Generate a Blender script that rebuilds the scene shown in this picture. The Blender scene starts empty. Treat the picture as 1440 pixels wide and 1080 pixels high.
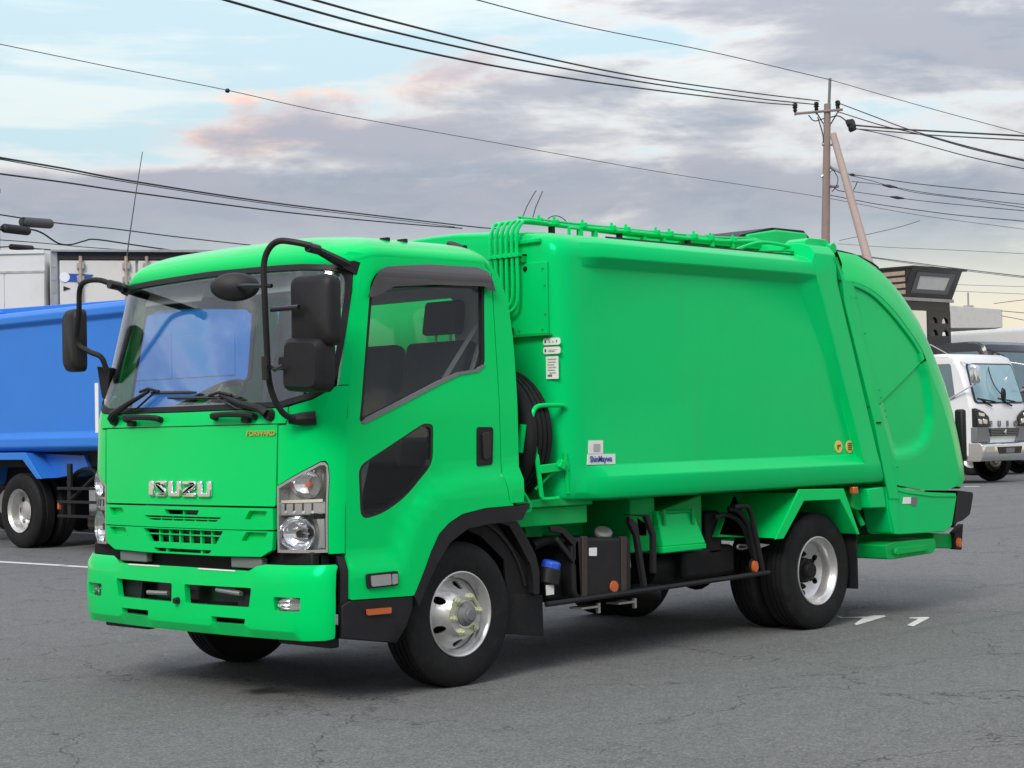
import bpy, bmesh, math, random
from mathutils import Vector, Matrix
from mathutils.geometry import delaunay_2d_cdt
random.seed(7)
SC = bpy.context.scene
COL = SC.collection
R = math.radians

# ------------------------------------------------------------------ camera, sky, sun, exposure
cam_data = bpy.data.cameras.new('camera')
cam = bpy.data.objects.new('camera', cam_data); COL.objects.link(cam); SC.camera = cam
cam_data.sensor_width = 36.0
cam_data.lens = 36.0 * 2577.0 / 1440.0
cam_data.clip_end = 3000
cam.matrix_world = Matrix([[0.6953, -0.004201, -0.718707, -7.074243], [-0.718434, -0.032256, -0.694847, -8.306787], [-0.020264, 0.999471, -0.025445, 1.405407], [0.0, 0.0, 0.0, 1.0]])
SEED = 31.9
SUN_AZ, SUN_EL = R(205), R(38)          # direction the light comes from (angle from +x, height)
W = bpy.data.worlds.new('World'); SC.world = W; W.use_nodes = True
SC.view_settings.view_transform = 'Standard'; SC.view_settings.look = 'None'
SC.view_settings.gamma = 1; SC.view_settings.exposure = 0.66
SC.view_settings.use_curve_mapping = False
SC.cycles.max_bounces = 8; SC.cycles.transparent_max_bounces = 16
SC.cycles.use_denoising = True

class NT:
    def __init__(s, tree): s.t = tree; s.n = tree.nodes; s.l = tree.links
    def node(s, typ, **kw):
        n = s.n.new(typ)
        for k, v in kw.items():
            if k == 'ins':
                for i, x in v.items(): s.set(n.inputs[i], x)
            else: setattr(n, k, v)
        return n
    def set(s, sock, x):
        if hasattr(x, 'is_output') or isinstance(x, bpy.types.NodeSocket): s.l.new(x, sock)
        else: sock.default_value = x
    def math(s, op, a, b=0.0, c=0.0, clamp=False):
        n = s.node('ShaderNodeMath', operation=op, use_clamp=clamp)
        for i, x in enumerate((a, b, c)): s.set(n.inputs[i], x)
        return n.outputs[0]
    def mix(s, f, a, b, blend='MIX'):
        n = s.node('ShaderNodeMix', data_type='RGBA', blend_type=blend)
        s.set(n.inputs[0], f)
        for i, x in ((6, a), (7, b)):
            if isinstance(x, tuple): x = tuple(x) + (1.0,) if len(x) == 3 else x
            s.set(n.inputs[i], x)
        return n.outputs[2]
    def ramp(s, f, a, b, smooth=True):
        n = s.node('ShaderNodeMapRange', interpolation_type='SMOOTHSTEP' if smooth else 'LINEAR')
        s.set(n.inputs[0], f); n.inputs[1].default_value = a; n.inputs[2].default_value = b
        return n.outputs[0]
    def noise(s, vec, scale, detail=4, rough=.5, dist=0.0, out=0):
        n = s.node('ShaderNodeTexNoise')
        if vec is not None: s.l.new(vec, n.inputs['Vector'])
        n.inputs['Scale'].default_value = scale; n.inputs['Detail'].default_value = detail
        n.inputs['Roughness'].default_value = rough; n.inputs['Distortion'].default_value = dist
        return n.outputs[out]

def build_sky():
    t = NT(W.node_tree); t.n.clear()
    out = t.node('ShaderNodeOutputWorld'); bg = t.node('ShaderNodeBackground')
    bg.inputs[1].default_value = 0.1
    sky = t.node('ShaderNodeTexSky', sky_type='NISHITA', sun_disc=False)
    sky.sun_elevation = SUN_EL; sky.sun_rotation = math.pi / 2 - SUN_AZ
    sky.air_density = 1.0; sky.dust_density = 2.5; sky.ozone_density = 1.0
    tc = t.node('ShaderNodeTexCoord'); g = tc.outputs['Generated']
    sp = t.node('ShaderNodeSeparateXYZ', ins={0: g}); x, y, z = sp.outputs
    zz = t.math('MAXIMUM', z, 0.0)
    # cloud banks: noise stretched so that they lie in long layers
    def vec(sx, sz, off):
        c = t.node('ShaderNodeCombineXYZ')
        t.set(c.inputs[0], t.math('MULTIPLY_ADD', x, sx, off)); t.set(c.inputs[1], t.math('MULTIPLY_ADD', y, sx, off * .7))
        t.set(c.inputs[2], t.math('MULTIPLY_ADD', t.math('SUBTRACT', zz, .030), sz, off * .3)); return c.outputs[0]
    big = t.noise(vec(5.0, 15.0, SEED), 1.0, 9, .55, .35)
    streak = t.noise(vec(5.0, 42.0, SEED + 4.2), 1.0, 6, .55, .2)
    fine = t.noise(vec(15.0, 48.0, SEED + 9.3), 1.0, 7, .6, .4)
    # a clear gap high to the left of the view
    def dot(v):
        n = t.node('ShaderNodeVectorMath', operation='DOT_PRODUCT'); t.l.new(g, n.inputs[0]); n.inputs[1].default_value = v; return n.outputs['Value']
    ga = R(60); pf = dot((math.cos(ga), math.sin(ga), 0)); pq = t.math('DIVIDE', dot((-math.sin(ga), math.cos(ga), 0)), .36); pz = t.math('DIVIDE', t.math('SUBTRACT', z, .30), .16)
    gr = t.math('ADD', t.math('MULTIPLY', pq, pq), t.math('MULTIPLY', pz, pz))
    gap = t.math('MULTIPLY', t.ramp(gr, 1.25, .35), t.ramp(pf, .0, .3))
    dens = t.math('ADD', t.math('MULTIPLY', big, .9), t.math('MULTIPLY', streak, .32))
    dens = t.math('ADD', dens, t.math('MULTIPLY', fine, .22))
    dens = t.math('SUBTRACT', dens, t.math('MULTIPLY', gap, .30))
    cover = t.ramp(dens, .52, .645)
    thick = t.ramp(dens, .565, .73)
    haze = t.ramp(z, .15, .015)
    clear = t.mix(.74, sky.outputs[0], (4.0, 5.15, 5.35))
    clear = t.mix(haze, clear, (7.3, 6.3, 4.6))
    clear = t.mix(t.math('MULTIPLY', t.ramp(streak, .45, .62), .5), clear, (6.0, 6.05, 5.7))
    lit = t.mix(t.ramp(big, .44, .58), (5.6, 5.5, 5.4), t.mix(t.ramp(streak, .41, .53), (4.5, 4.05, 4.1), (7.0, 4.6, 3.6)))
    dark = t.mix(t.ramp(fine, .36, .62), (2.15, 2.55, 3.15), (2.95, 3.12, 3.55))
    dark = t.mix(t.math('MULTIPLY', t.ramp(big, .46, .56), t.ramp(z, .07, .16)), dark, (2.85, 2.98, 3.45))
    cloud = t.mix(thick, lit, dark)
    col = t.mix(t.math('MULTIPLY', cover, t.ramp(z, .058, .125)), clear, cloud)
    # overcast luminance: brighter overhead than at the horizon, (1 + 2 sin h) / 3
    lum = t.math('MULTIPLY_ADD', zz, 1.55, .80)
    sc = t.node('ShaderNodeVectorMath', operation='SCALE'); t.l.new(col, sc.inputs[0]); t.l.new(lum, sc.inputs['Scale']); col = sc.outputs[0]
    t.l.new(col, bg.inputs[0]); t.l.new(bg.outputs[0], out.inputs[0])
build_sky()
sun_data = bpy.data.lights.new('sun', 'SUN'); sun_data.energy = 1.5; sun_data.angle = R(22); sun_data.color = (1.0, .95, .88)
sun = bpy.data.objects.new('sun', sun_data); COL.objects.link(sun)
sd = Vector((math.cos(SUN_EL) * math.cos(SUN_AZ), math.cos(SUN_EL) * math.sin(SUN_AZ), math.sin(SUN_EL)))
sun.rotation_euler = sd.to_track_quat('Z', 'Y').to_euler(); sun.location = sd * 60

# ------------------------------------------------------------------ materials
MATS = {}
def mat(name, col, rough=.5, metal=0.0, var=.06, scale=6.0, bump=0.0, bscale=80.0, coat=0.0, emit=None, spec=.5, tint=None, streak=0.0, dirt=0.0, dirtcol=(.12, .10, .08)):
    if name in MATS: return MATS[name]
    m = bpy.data.materials.new(name); m.use_nodes = True; t = NT(m.node_tree)
    b = t.n['Principled BSDF']; tc = t.node('ShaderNodeTexCoord'); o = tc.outputs['Object']
    n = t.noise(o, scale, 5, .6)
    c = tuple(col)
    colr = t.mix(n, tuple(v * (1 - var) for v in c), tuple(min(1, v * (1 + var)) for v in c))
    if dirt:
        d = t.ramp(t.noise(o, scale * .7 + 1.3, 7, .65, .6), .45, .75)
        colr = t.mix(t.math('MULTIPLY', d, dirt), colr, dirtcol)
    if streak:
        mp = t.node('ShaderNodeMapping'); t.l.new(o, mp.inputs[0]); mp.inputs['Scale'].default_value = (9, 9, .55)
        sn = t.math('MULTIPLY', t.ramp(t.noise(mp.outputs[0], 1.0, 6, .65), .48, .80), t.ramp(t.noise(o, .9, 3, .5), .35, .65))
        colr = t.mix(t.math('MULTIPLY', sn, streak), colr, dirtcol)
    t.l.new(colr, b.inputs['Base Color'])
    n2 = t.noise(o, scale * 3.1, 4, .6)
    t.set(b.inputs['Roughness'], t.math('MULTIPLY_ADD', n2, rough * .3, rough * .85))
    b.inputs['Metallic'].default_value = metal; b.inputs['Specular IOR Level'].default_value = spec
    b.inputs['Coat Weight'].default_value = coat; b.inputs['Coat Roughness'].default_value = .06
    if tint: b.inputs['Specular Tint'].default_value = (*tint, 1)
    if emit: b.inputs['Emission Color'].default_value = (*emit[:3], 1); b.inputs['Emission Strength'].default_value = emit[3]
    if bump:
        bn = t.node('ShaderNodeBump'); bn.inputs['Strength'].default_value = bump; bn.inputs['Distance'].default_value = .01
        t.l.new(t.noise(o, bscale, 3, .5), bn.inputs['Height']); t.l.new(bn.outputs[0], b.inputs['Normal'])
    MATS[name] = m; return m
def glass(name, tint, rough=0.0, refl=1.0):
    """thin pane: clear transmission plus a Schlick mirror term that is the same from both faces"""
    m = bpy.data.materials.new(name); m.use_nodes = True; t = NT(m.node_tree); t.n.clear()
    out = t.node('ShaderNodeOutputMaterial'); tr = t.node('ShaderNodeBsdfTransparent'); gl = t.node('ShaderNodeBsdfGlossy')
    tr.inputs[0].default_value = (*tint, 1); gl.inputs['Roughness'].default_value = rough
    ge = t.node('ShaderNodeNewGeometry'); dp = t.node('ShaderNodeVectorMath', operation='DOT_PRODUCT')
    t.l.new(ge.outputs['Normal'], dp.inputs[0]); t.l.new(ge.outputs['Incoming'], dp.inputs[1])
    c = t.math('SUBTRACT', 1.0, t.math('ABSOLUTE', dp.outputs['Value']), clamp=True)
    f = t.math('MULTIPLY_ADD', t.math('POWER', c, 5.0), .96, .04)
    mx = t.node('ShaderNodeMixShader')
    t.set(mx.inputs[0], t.math('MULTIPLY', f, refl, clamp=True))
    t.l.new(tr.outputs[0], mx.inputs[1]); t.l.new(gl.outputs[0], mx.inputs[2]); t.l.new(mx.outputs[0], out.inputs[0])
    MATS[name] = m; return m
GREEN = mat('green_paint', (.0006, .60, .125), .19, var=.03, scale=2.0, coat=.0, bump=.04, bscale=2.2, dirt=.03, spec=.5, tint=(.02, 1, .5))
GREEN2 = mat('green_chassis_paint', (.002, .38, .075), .45, var=.08, scale=5.0, coat=.0, dirt=.2, spec=.25, tint=(.2, 1, .6))
GREENB = mat('green_body_paint', (.0006, .56, .140), .22, var=.04, scale=1.6, coat=.0, bump=.10, bscale=1.3, dirt=.03, spec=.45, tint=(.02, 1, .55), streak=.12)
BLACKP = mat('black_plastic', (.012, .012, .0135), .5, var=.15, scale=12, bump=.1, bscale=300, dirt=.10, dirtcol=(.05, .048, .046), spec=.3)
BLACKG = mat('gloss_black', (.012, .012, .014), .2, var=.1)
DARK = mat('chassis_black', (.009, .009, .010), .6, var=.3, scale=9, dirt=.3, dirtcol=(.035, .03, .026), spec=.25)
RUBBER = mat('rubber', (.0095, .0098, .0105), .68, var=.2, scale=14, bump=.15, bscale=140, dirt=.28, dirtcol=(.04, .038, .036), spec=.22)
GREYP = mat('grey_plastic', (.15, .155, .16), .55, var=.08, bump=.1, bscale=200)
TRIM = mat('interior_trim', (.34, .345, .34), .65, var=.06)
SEAT = mat('seat_fabric', (.03, .032, .037), .9, var=.2, scale=30, bump=.3, bscale=350)
CHROME = mat('chrome', (.82, .83, .84), .12, 1.0, var=.03)
SILVER = mat('wheel_silver', (.62, .62, .61), .30, .75, var=.1, scale=10, dirt=.25, dirtcol=(.2, .18, .15))
STEEL = mat('bare_steel', (.42, .42, .41), .4, .8, var=.15, dirt=.3)
NUT = mat('nut_olive', (.52, .55, .36), .4, .5, var=.2, dirt=.2)
REFLECT = mat('lamp_reflector', (.88, .89, .9), .14, 1.0, var=.02)
LAMPG = mat('lamp_housing_grey', (.42, .42, .42), .28, .5, var=.05)
ORANGE = mat('orange_lens', (.50, .11, .025), .2, coat=.6, var=.1)
RED = mat('red_lens', (.55, .02, .02), .2, coat=.6)
WHITE = mat('white_label', (.78, .78, .76), .5, var=.04, dirt=.12)
YELLOW = mat('yellow_sticker', (.80, .60, .12), .5, var=.08, dirt=.2, dirtcol=(.4, .3, .1))
GOLD = mat('gold_badge', (.62, .52, .12), .35, .5)
INK = mat('label_ink', (.07, .07, .08), .6)
INKB = mat('blue_ink', (.02, .07, .32), .5)
INKR = mat('red_ink', (.5, .06, .04), .5)
BLUECAP = mat('blue_cap', (.02, .10, .62), .4)
BROWN = mat('rust_strap', (.042, .030, .025), .7, var=.3, scale=20)
VISOR = mat('smoked_visor', (.040, .036, .036), .16, coat=.5, var=.1)
GLASS = glass('windscreen_glass', (.93, .97, .965), 0, 2.4)
SIDEG = glass('side_glass', (.93, .95, .95), 0, .9)
LENS = glass('lamp_lens', (.97, .975, .975), 0, .7)

# ------------------------------------------------------------------ mesh helpers
class MB:
    def __init__(s): s.v = []; s.f = []
    def add(s, vs, fs):
        k = len(s.v); s.v += [tuple(v) for v in vs]; s.f += [tuple(i + k for i in f) for f in fs]; return s
    def box(s, c, d, rot=None):
        h = [(x, y, z) for x in (-.5, .5) for y in (-.5, .5) for z in (-.5, .5)]
        m = rot if rot is not None else Matrix.Identity(3)
        return s.add([Vector(c) + m @ Vector((a * d[0], b * d[1], e * d[2])) for a, b, e in h],
                     [(0, 1, 3, 2), (4, 6, 7, 5), (0, 4, 5, 1), (2, 3, 7, 6), (0, 2, 6, 4), (1, 5, 7, 3)])
    def bx(s, x0, x1, y0, y1, z0, z1): return s.box(((x0 + x1) / 2, (y0 + y1) / 2, (z0 + z1) / 2), (x1 - x0, y1 - y0, z1 - z0))
    def prism(s, poly, a, b, ax='y'):
        """poly of 2-D points swept along an axis from a to b"""
        put = {'y': lambda p, q: (p[0], q, p[1]), 'x': lambda p, q: (q, p[0], p[1]), 'z': lambda p, q: (p[0], p[1], q)}[ax]
        n = len(poly); vs = [put(p, a) for p in poly] + [put(p, b) for p in poly]
        return s.add(vs, [tuple(range(n)), tuple(range(2 * n - 1, n - 1, -1))] + [(i, i + n, (i + 1) % n + n, (i + 1) % n) for i in range(n)])
    def tube(s, pts, r, n=10, caps=True):
        pts = [Vector(p) for p in pts]; rr = r if isinstance(r, (list, tuple)) else [r] * len(pts)
        ref = None; rings = []
        for i, p in enumerate(pts):
            d = ((pts[min(i + 1, len(pts) - 1)] - p).normalized() + (p - pts[max(i - 1, 0)]).normalized())
            d.normalize()
            if ref is None:
                ref = d.cross(Vector((0, 0, 1)) if abs(d.z) < .9 else Vector((1, 0, 0))).normalized()
            ref = (ref - d * ref.dot(d)).normalized(); b = d.cross(ref)
            rings.append([p + (ref * math.cos(2 * math.pi * k / n) + b * math.sin(2 * math.pi * k / n)) * rr[i] for k in range(n)])
        vs = [v for q in rings for v in q]; fs = []
        for i in range(len(pts) - 1):
            for k in range(n): fs.append((i * n + k, i * n + (k + 1) % n, (i + 1) * n + (k + 1) % n, (i + 1) * n + k))
        if caps: fs += [tuple(range(n - 1, -1, -1)), tuple(range((len(pts) - 1) * n, len(pts) * n))]
        return s.add(vs, fs)
    def lathe(s, prof, o, ax=(0, 1, 0), n=48, sq=(1, 1)):
        """prof: (radius, distance along axis)"""
        a = Vector(ax).normalized(); e = a.cross(Vector((0, 0, 1)) if abs(a.z) < .9 else Vector((1, 0, 0))).normalized(); g = a.cross(e)
        vs = [Vector(o) + a * h + (e * math.cos(2 * math.pi * k / n) * sq[0] + g * math.sin(2 * math.pi * k / n) * sq[1]) * r for r, h in prof for k in range(n)]
        fs = [(i * n + k, i * n + (k + 1) % n, (i + 1) * n + (k + 1) % n, (i + 1) * n + k) for i in range(len(prof) - 1) for k in range(n)]
        return s.add(vs, fs)
    def grid(s, rows, close=False):
        n = len(rows[0]); vs = [p for r in rows for p in r]
        fs = [(i * n + k, i * n + (k + 1) % n, (i + 1) * n + (k + 1) % n, (i + 1) * n + k) for i in range(len(rows) - 1) for k in range(n if close else n - 1)]
        return s.add(vs, fs)
    def mirror(s):
        k = len(s.v); f0 = list(s.f); v0 = list(s.v)
        s.v += [(x, -y, z) for x, y, z in v0]; s.f += [tuple(i + k for i in reversed(f)) for f in f0]; return s
    def build(s, name, m, parent=None, bevel=0.0, sharp=32, seg=2, recalc=True):
        me = bpy.data.meshes.new(name); me.from_pydata([tuple(v) for v in s.v], [], s.f)
        if recalc:
            bm = bmesh.new(); bm.from_mesh(me)
            bmesh.ops.remove_doubles(bm, verts=bm.verts, dist=1e-5)
            bmesh.ops.recalc_face_normals(bm, faces=bm.faces); bm.to_mesh(me); bm.free()
        o = bpy.data.objects.new(name, me); COL.objects.link(o); me.materials.append(m)
        me.polygons.foreach_set('use_smooth', [True] * len(me.polygons)); me.set_sharp_from_angle(angle=R(sharp))
        if parent is not None: o.parent = parent
        if bevel:
            b = o.modifiers.new('bevel', 'BEVEL'); b.width = bevel; b.segments = seg; b.limit_method = 'ANGLE'; b.angle_limit = R(28)
        return o
def empty(name, loc=(0, 0, 0), rz=0.0, parent=None):
    o = bpy.data.objects.new(name, None); COL.objects.link(o); o.location = loc; o.rotation_euler = (0, 0, rz); o.empty_display_size = .3
    if parent is not None: o.parent = parent
    return o
def tag(o, label, cat, group=None, kind=None):
    if label: o['label'] = label
    if cat: o['category'] = cat
    if group: o['group'] = group
    if kind: o['kind'] = kind
    return o
def inside(p, poly):
    c = False; x, y = p; n = len(poly)
    for i in range(n):
        x1, y1 = poly[i]; x2, y2 = poly[i - 1]
        if (y1 > y) != (y2 > y) and x < (x2 - x1) * (y - y1) / (y2 - y1) + x1: c = not c
    return c
def segd(p, poly, closed=True):
    d = 1e9; n = len(poly); px, py = p
    for i in range(n if closed else n - 1):
        ax, ay = poly[i]; bx, by = poly[(i + 1) % n]; vx, vy = bx - ax, by - ay; L = vx * vx + vy * vy
        t = 0 if L == 0 else max(0, min(1, ((px - ax) * vx + (py - ay) * vy) / L))
        d = min(d, math.hypot(px - ax - vx * t, py - ay - vy * t))
    return d
def sm(t): t = max(0., min(1., t)); return t * t * (3 - 2 * t)
def rp(poly, r, n=4):
    """polygon with rounded corners; r one number or one per corner"""
    out = []; k = len(poly)
    for i in range(k):
        p = Vector(poly[i]); a = Vector(poly[i - 1]) - p; b = Vector(poly[(i + 1) % k]) - p
        rad = r[i] if isinstance(r, (list, tuple)) else r
        q = min(rad, a.length * .45, b.length * .45)
        if q < 1e-4: out.append(tuple(p)); continue
        s0 = p + a.normalized() * q; s1 = p + b.normalized() * q
        for j in range(n + 1):
            t = j / n; out.append(tuple(s0 * (1 - t) ** 2 + p * 2 * t * (1 - t) + s1 * t * t))
    return out
def resample(poly, res):
    out = []
    for i in range(len(poly)):
        a = Vector(poly[i]); b = Vector(poly[(i + 1) % len(poly)]); n = max(1, int((b - a).length / res))
        out += [tuple(a.lerp(b, j / n)) for j in range(n)]
    return out
def smooth(pts, n=6):
    """Catmull-Rom through the points (any dimension)"""
    P = [Vector(p) for p in pts]; out = []
    for i in range(len(P) - 1):
        p0 = P[i - 1] if i else P[0] * 2 - P[1]; p1, p2 = P[i], P[i + 1]; p3 = P[i + 2] if i + 2 < len(P) else P[-1] * 2 - P[-2]
        for j in range(n):
            t = j / n
            out.append(tuple(.5 * (2 * p1 + (p2 - p0) * t + (2 * p0 - 5 * p1 + 4 * p2 - p3) * t * t + (3 * p1 - p0 - 3 * p2 + p3) * t ** 3)))
    out.append(tuple(P[-1])); return out
def circle(c, r, n=24, r2=None): return [(c[0] + r * math.cos(2 * math.pi * k / n), c[1] + (r2 or r) * math.sin(2 * math.pi * k / n)) for k in range(n)]
def panel(name, m, parent, outline, fn, holes=(), t=.02, res=.07, ref=(0, 0, 1.5), sharp=35, off=0.0, bevel=0.0, cons=()):
    """a sheet of real thickness cut to an outline (with holes) and laid on the surface fn(a, b)"""
    ol = resample(outline, res); hl = [resample(h, res) for h in holes]
    vs = []; es = []
    for loop in [ol] + hl:
        k = len(vs); n = len(loop); vs += loop; es += [(k + i, k + (i + 1) % n) for i in range(n)]
    for loop in cons:
        lp = resample(loop, res); ok = [inside(p, outline) and segd(p, outline) > .004 for p in lp]; k = len(vs); vs += lp; n = len(lp)
        es += [(k + i, k + (i + 1) % n) for i in range(n) if ok[i] and ok[(i + 1) % n]]
    cl = [resample(l, res) for l in cons]
    x0 = min(p[0] for p in ol); x1 = max(p[0] for p in ol); y0 = min(p[1] for p in ol); y1 = max(p[1] for p in ol)
    nx = int((x1 - x0) / res) + 1; ny = int((y1 - y0) / res) + 1
    loops = [ol] + hl
    for i in range(1, nx):
        for j in range(1, ny):
            p = (x0 + (x1 - x0) * i / nx, y0 + (y1 - y0) * j / ny)
            if inside(p, ol) and not any(inside(p, h) for h in hl) and min(segd(p, l) for l in loops + cl) > res * .45: vs.append(p)
    r = delaunay_2d_cdt([Vector(v) for v in vs], es, [], 0, 1e-6)
    V = r[0]; T = []
    for f in r[2]:
        c = (sum(V[i].x for i in f) / len(f), sum(V[i].y for i in f) / len(f))
        if inside(c, ol) and not any(inside(c, h) for h in hl): T.append(list(f))
    A = []; B = []; e = 1e-3
    for v in V:
        p = Vector(fn(v.x, v.y)); n = (Vector(fn(v.x + e, v.y)) - Vector(fn(v.x - e, v.y))).cross(Vector(fn(v.x, v.y + e)) - Vector(fn(v.x, v.y - e)))
        n.normalize()
        if n.dot(p - Vector(ref)) < 0: n = -n
        A.append(p + n * off); B.append(p + n * (off - t))
    k = len(V); mb = MB(); cnt = {}
    for f in T:
        for i in range(len(f)):
            a, b = f[i], f[(i + 1) % len(f)]
            cnt[(a, b)] = cnt.get((a, b), 0) + 1
    fs = [tuple(f) for f in T] + [tuple(i + k for i in reversed(f)) for f in T]
    fs += [(b, a, a + k, b + k) for (a, b) in cnt if (b, a) not in cnt]
    mb.add(A + B, fs)
    return mb.build(name, m, parent, bevel=bevel, sharp=sharp)
def text(name, s, size, mtx, m, parent, depth=.003, bold=0.0, sx=1.0):
    c = bpy.data.curves.new('lettering', 'FONT'); c.body = s; c.size = size; c.align_x = 'CENTER'; c.align_y = 'CENTER'; c.extrude = depth / 2; c.offset = bold; c.resolution_u = 3
    t = bpy.data.objects.new('lettering', c); COL.objects.link(t); dg = bpy.context.evaluated_depsgraph_get()
    me = bpy.data.meshes.new_from_object(t.evaluated_get(dg)); bpy.data.objects.remove(t)
    me.transform(Matrix.Diagonal((sx, 1, 1, 1))); me.transform(mtx); me.materials.clear(); me.materials.append(m); me.name = name
    o = bpy.data.objects.new(name, me); COL.objects.link(o)
    if parent is not None: o.parent = parent
    return o
def frame(o, xdir, ydir):
    x = Vector(xdir).normalized(); z = x.cross(Vector(ydir)).normalized(); y = z.cross(x)
    return Matrix(((x.x, y.x, z.x, o[0]), (x.y, y.y, z.y, o[1]), (x.z, y.z, z.z, o[2]), (0, 0, 0, 1)))

def tab(t, z):
    if z <= t[0][0]: return t[0][1]
    for (a, p), (b, q) in zip(t, t[1:]):
        if z <= b: return p + (q - p) * (z - a) / (b - a)
    return t[-1][1]
class Surf:
    """wrap-round cab skin: u 0..1 across the front, 1..2 round the corner, above 2 along the side in metres; u > 0 is the left flank"""
    def __init__(s, F, w, r, R, b): s.F, s.w, s.r, s.R, s.b = F, w, r, R, b
    def xf(s, y, z):
        w = tab(s.w, z); r = s.r; y = min(abs(y), w); t = max(0.0, (y - (w - r)) / r)
        return tab(s.F, z) + s.b * (y / w) ** 2 + tab(s.R, z) * (1 - math.sqrt(max(0.0, 1 - t * t)))
    def pt(s, u, z):
        w = tab(s.w, z); r = s.r; a = abs(u)
        if a <= 1: y = a * (w - r)
        elif a <= 2: y = w - r + r * math.sin((a - 1) * math.pi / 2)
        else: y = w
        x = s.xf(y, z) + max(0.0, a - 2)
        return (x, -y if u > 0 else y, z)
    def ys(s, x, z):
        w = tab(s.w, z); r = s.r; R = tab(s.R, z); xs = tab(s.F, z) + s.b
        c = 1 - (x - xs) / R
        if c <= 0: return w
        c = min(c, 1.0); y = w
        for _ in range(4):
            c = min(1.0, max(0.0, 1 - (x - tab(s.F, z) - s.b * (y / w) ** 2) / R))
            y = w - r + r * math.sqrt(1 - c * c)
        return y
CAB = Surf([(.4, -1.1), (1.0, -1.1), (1.5, -1.085), (1.57, -1.07), (2.31, -.89), (2.5, -.82)],
           [(0, 1.08), (1.55, 1.08), (2.31, 1.04), (2.5, 1.02)], .28, [(0, .22), (1.0, .22), (1.6, .27), (2.5, .28)], .045)
BUM = Surf([(.3, -1.115), (.4, -1.14), (.6, -1.14), (.75, -1.13)], [(.3, 1.09), (.5, 1.105), (.75, 1.1)], .25, [(.3, .12), (.75, .13)], .06)


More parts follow.
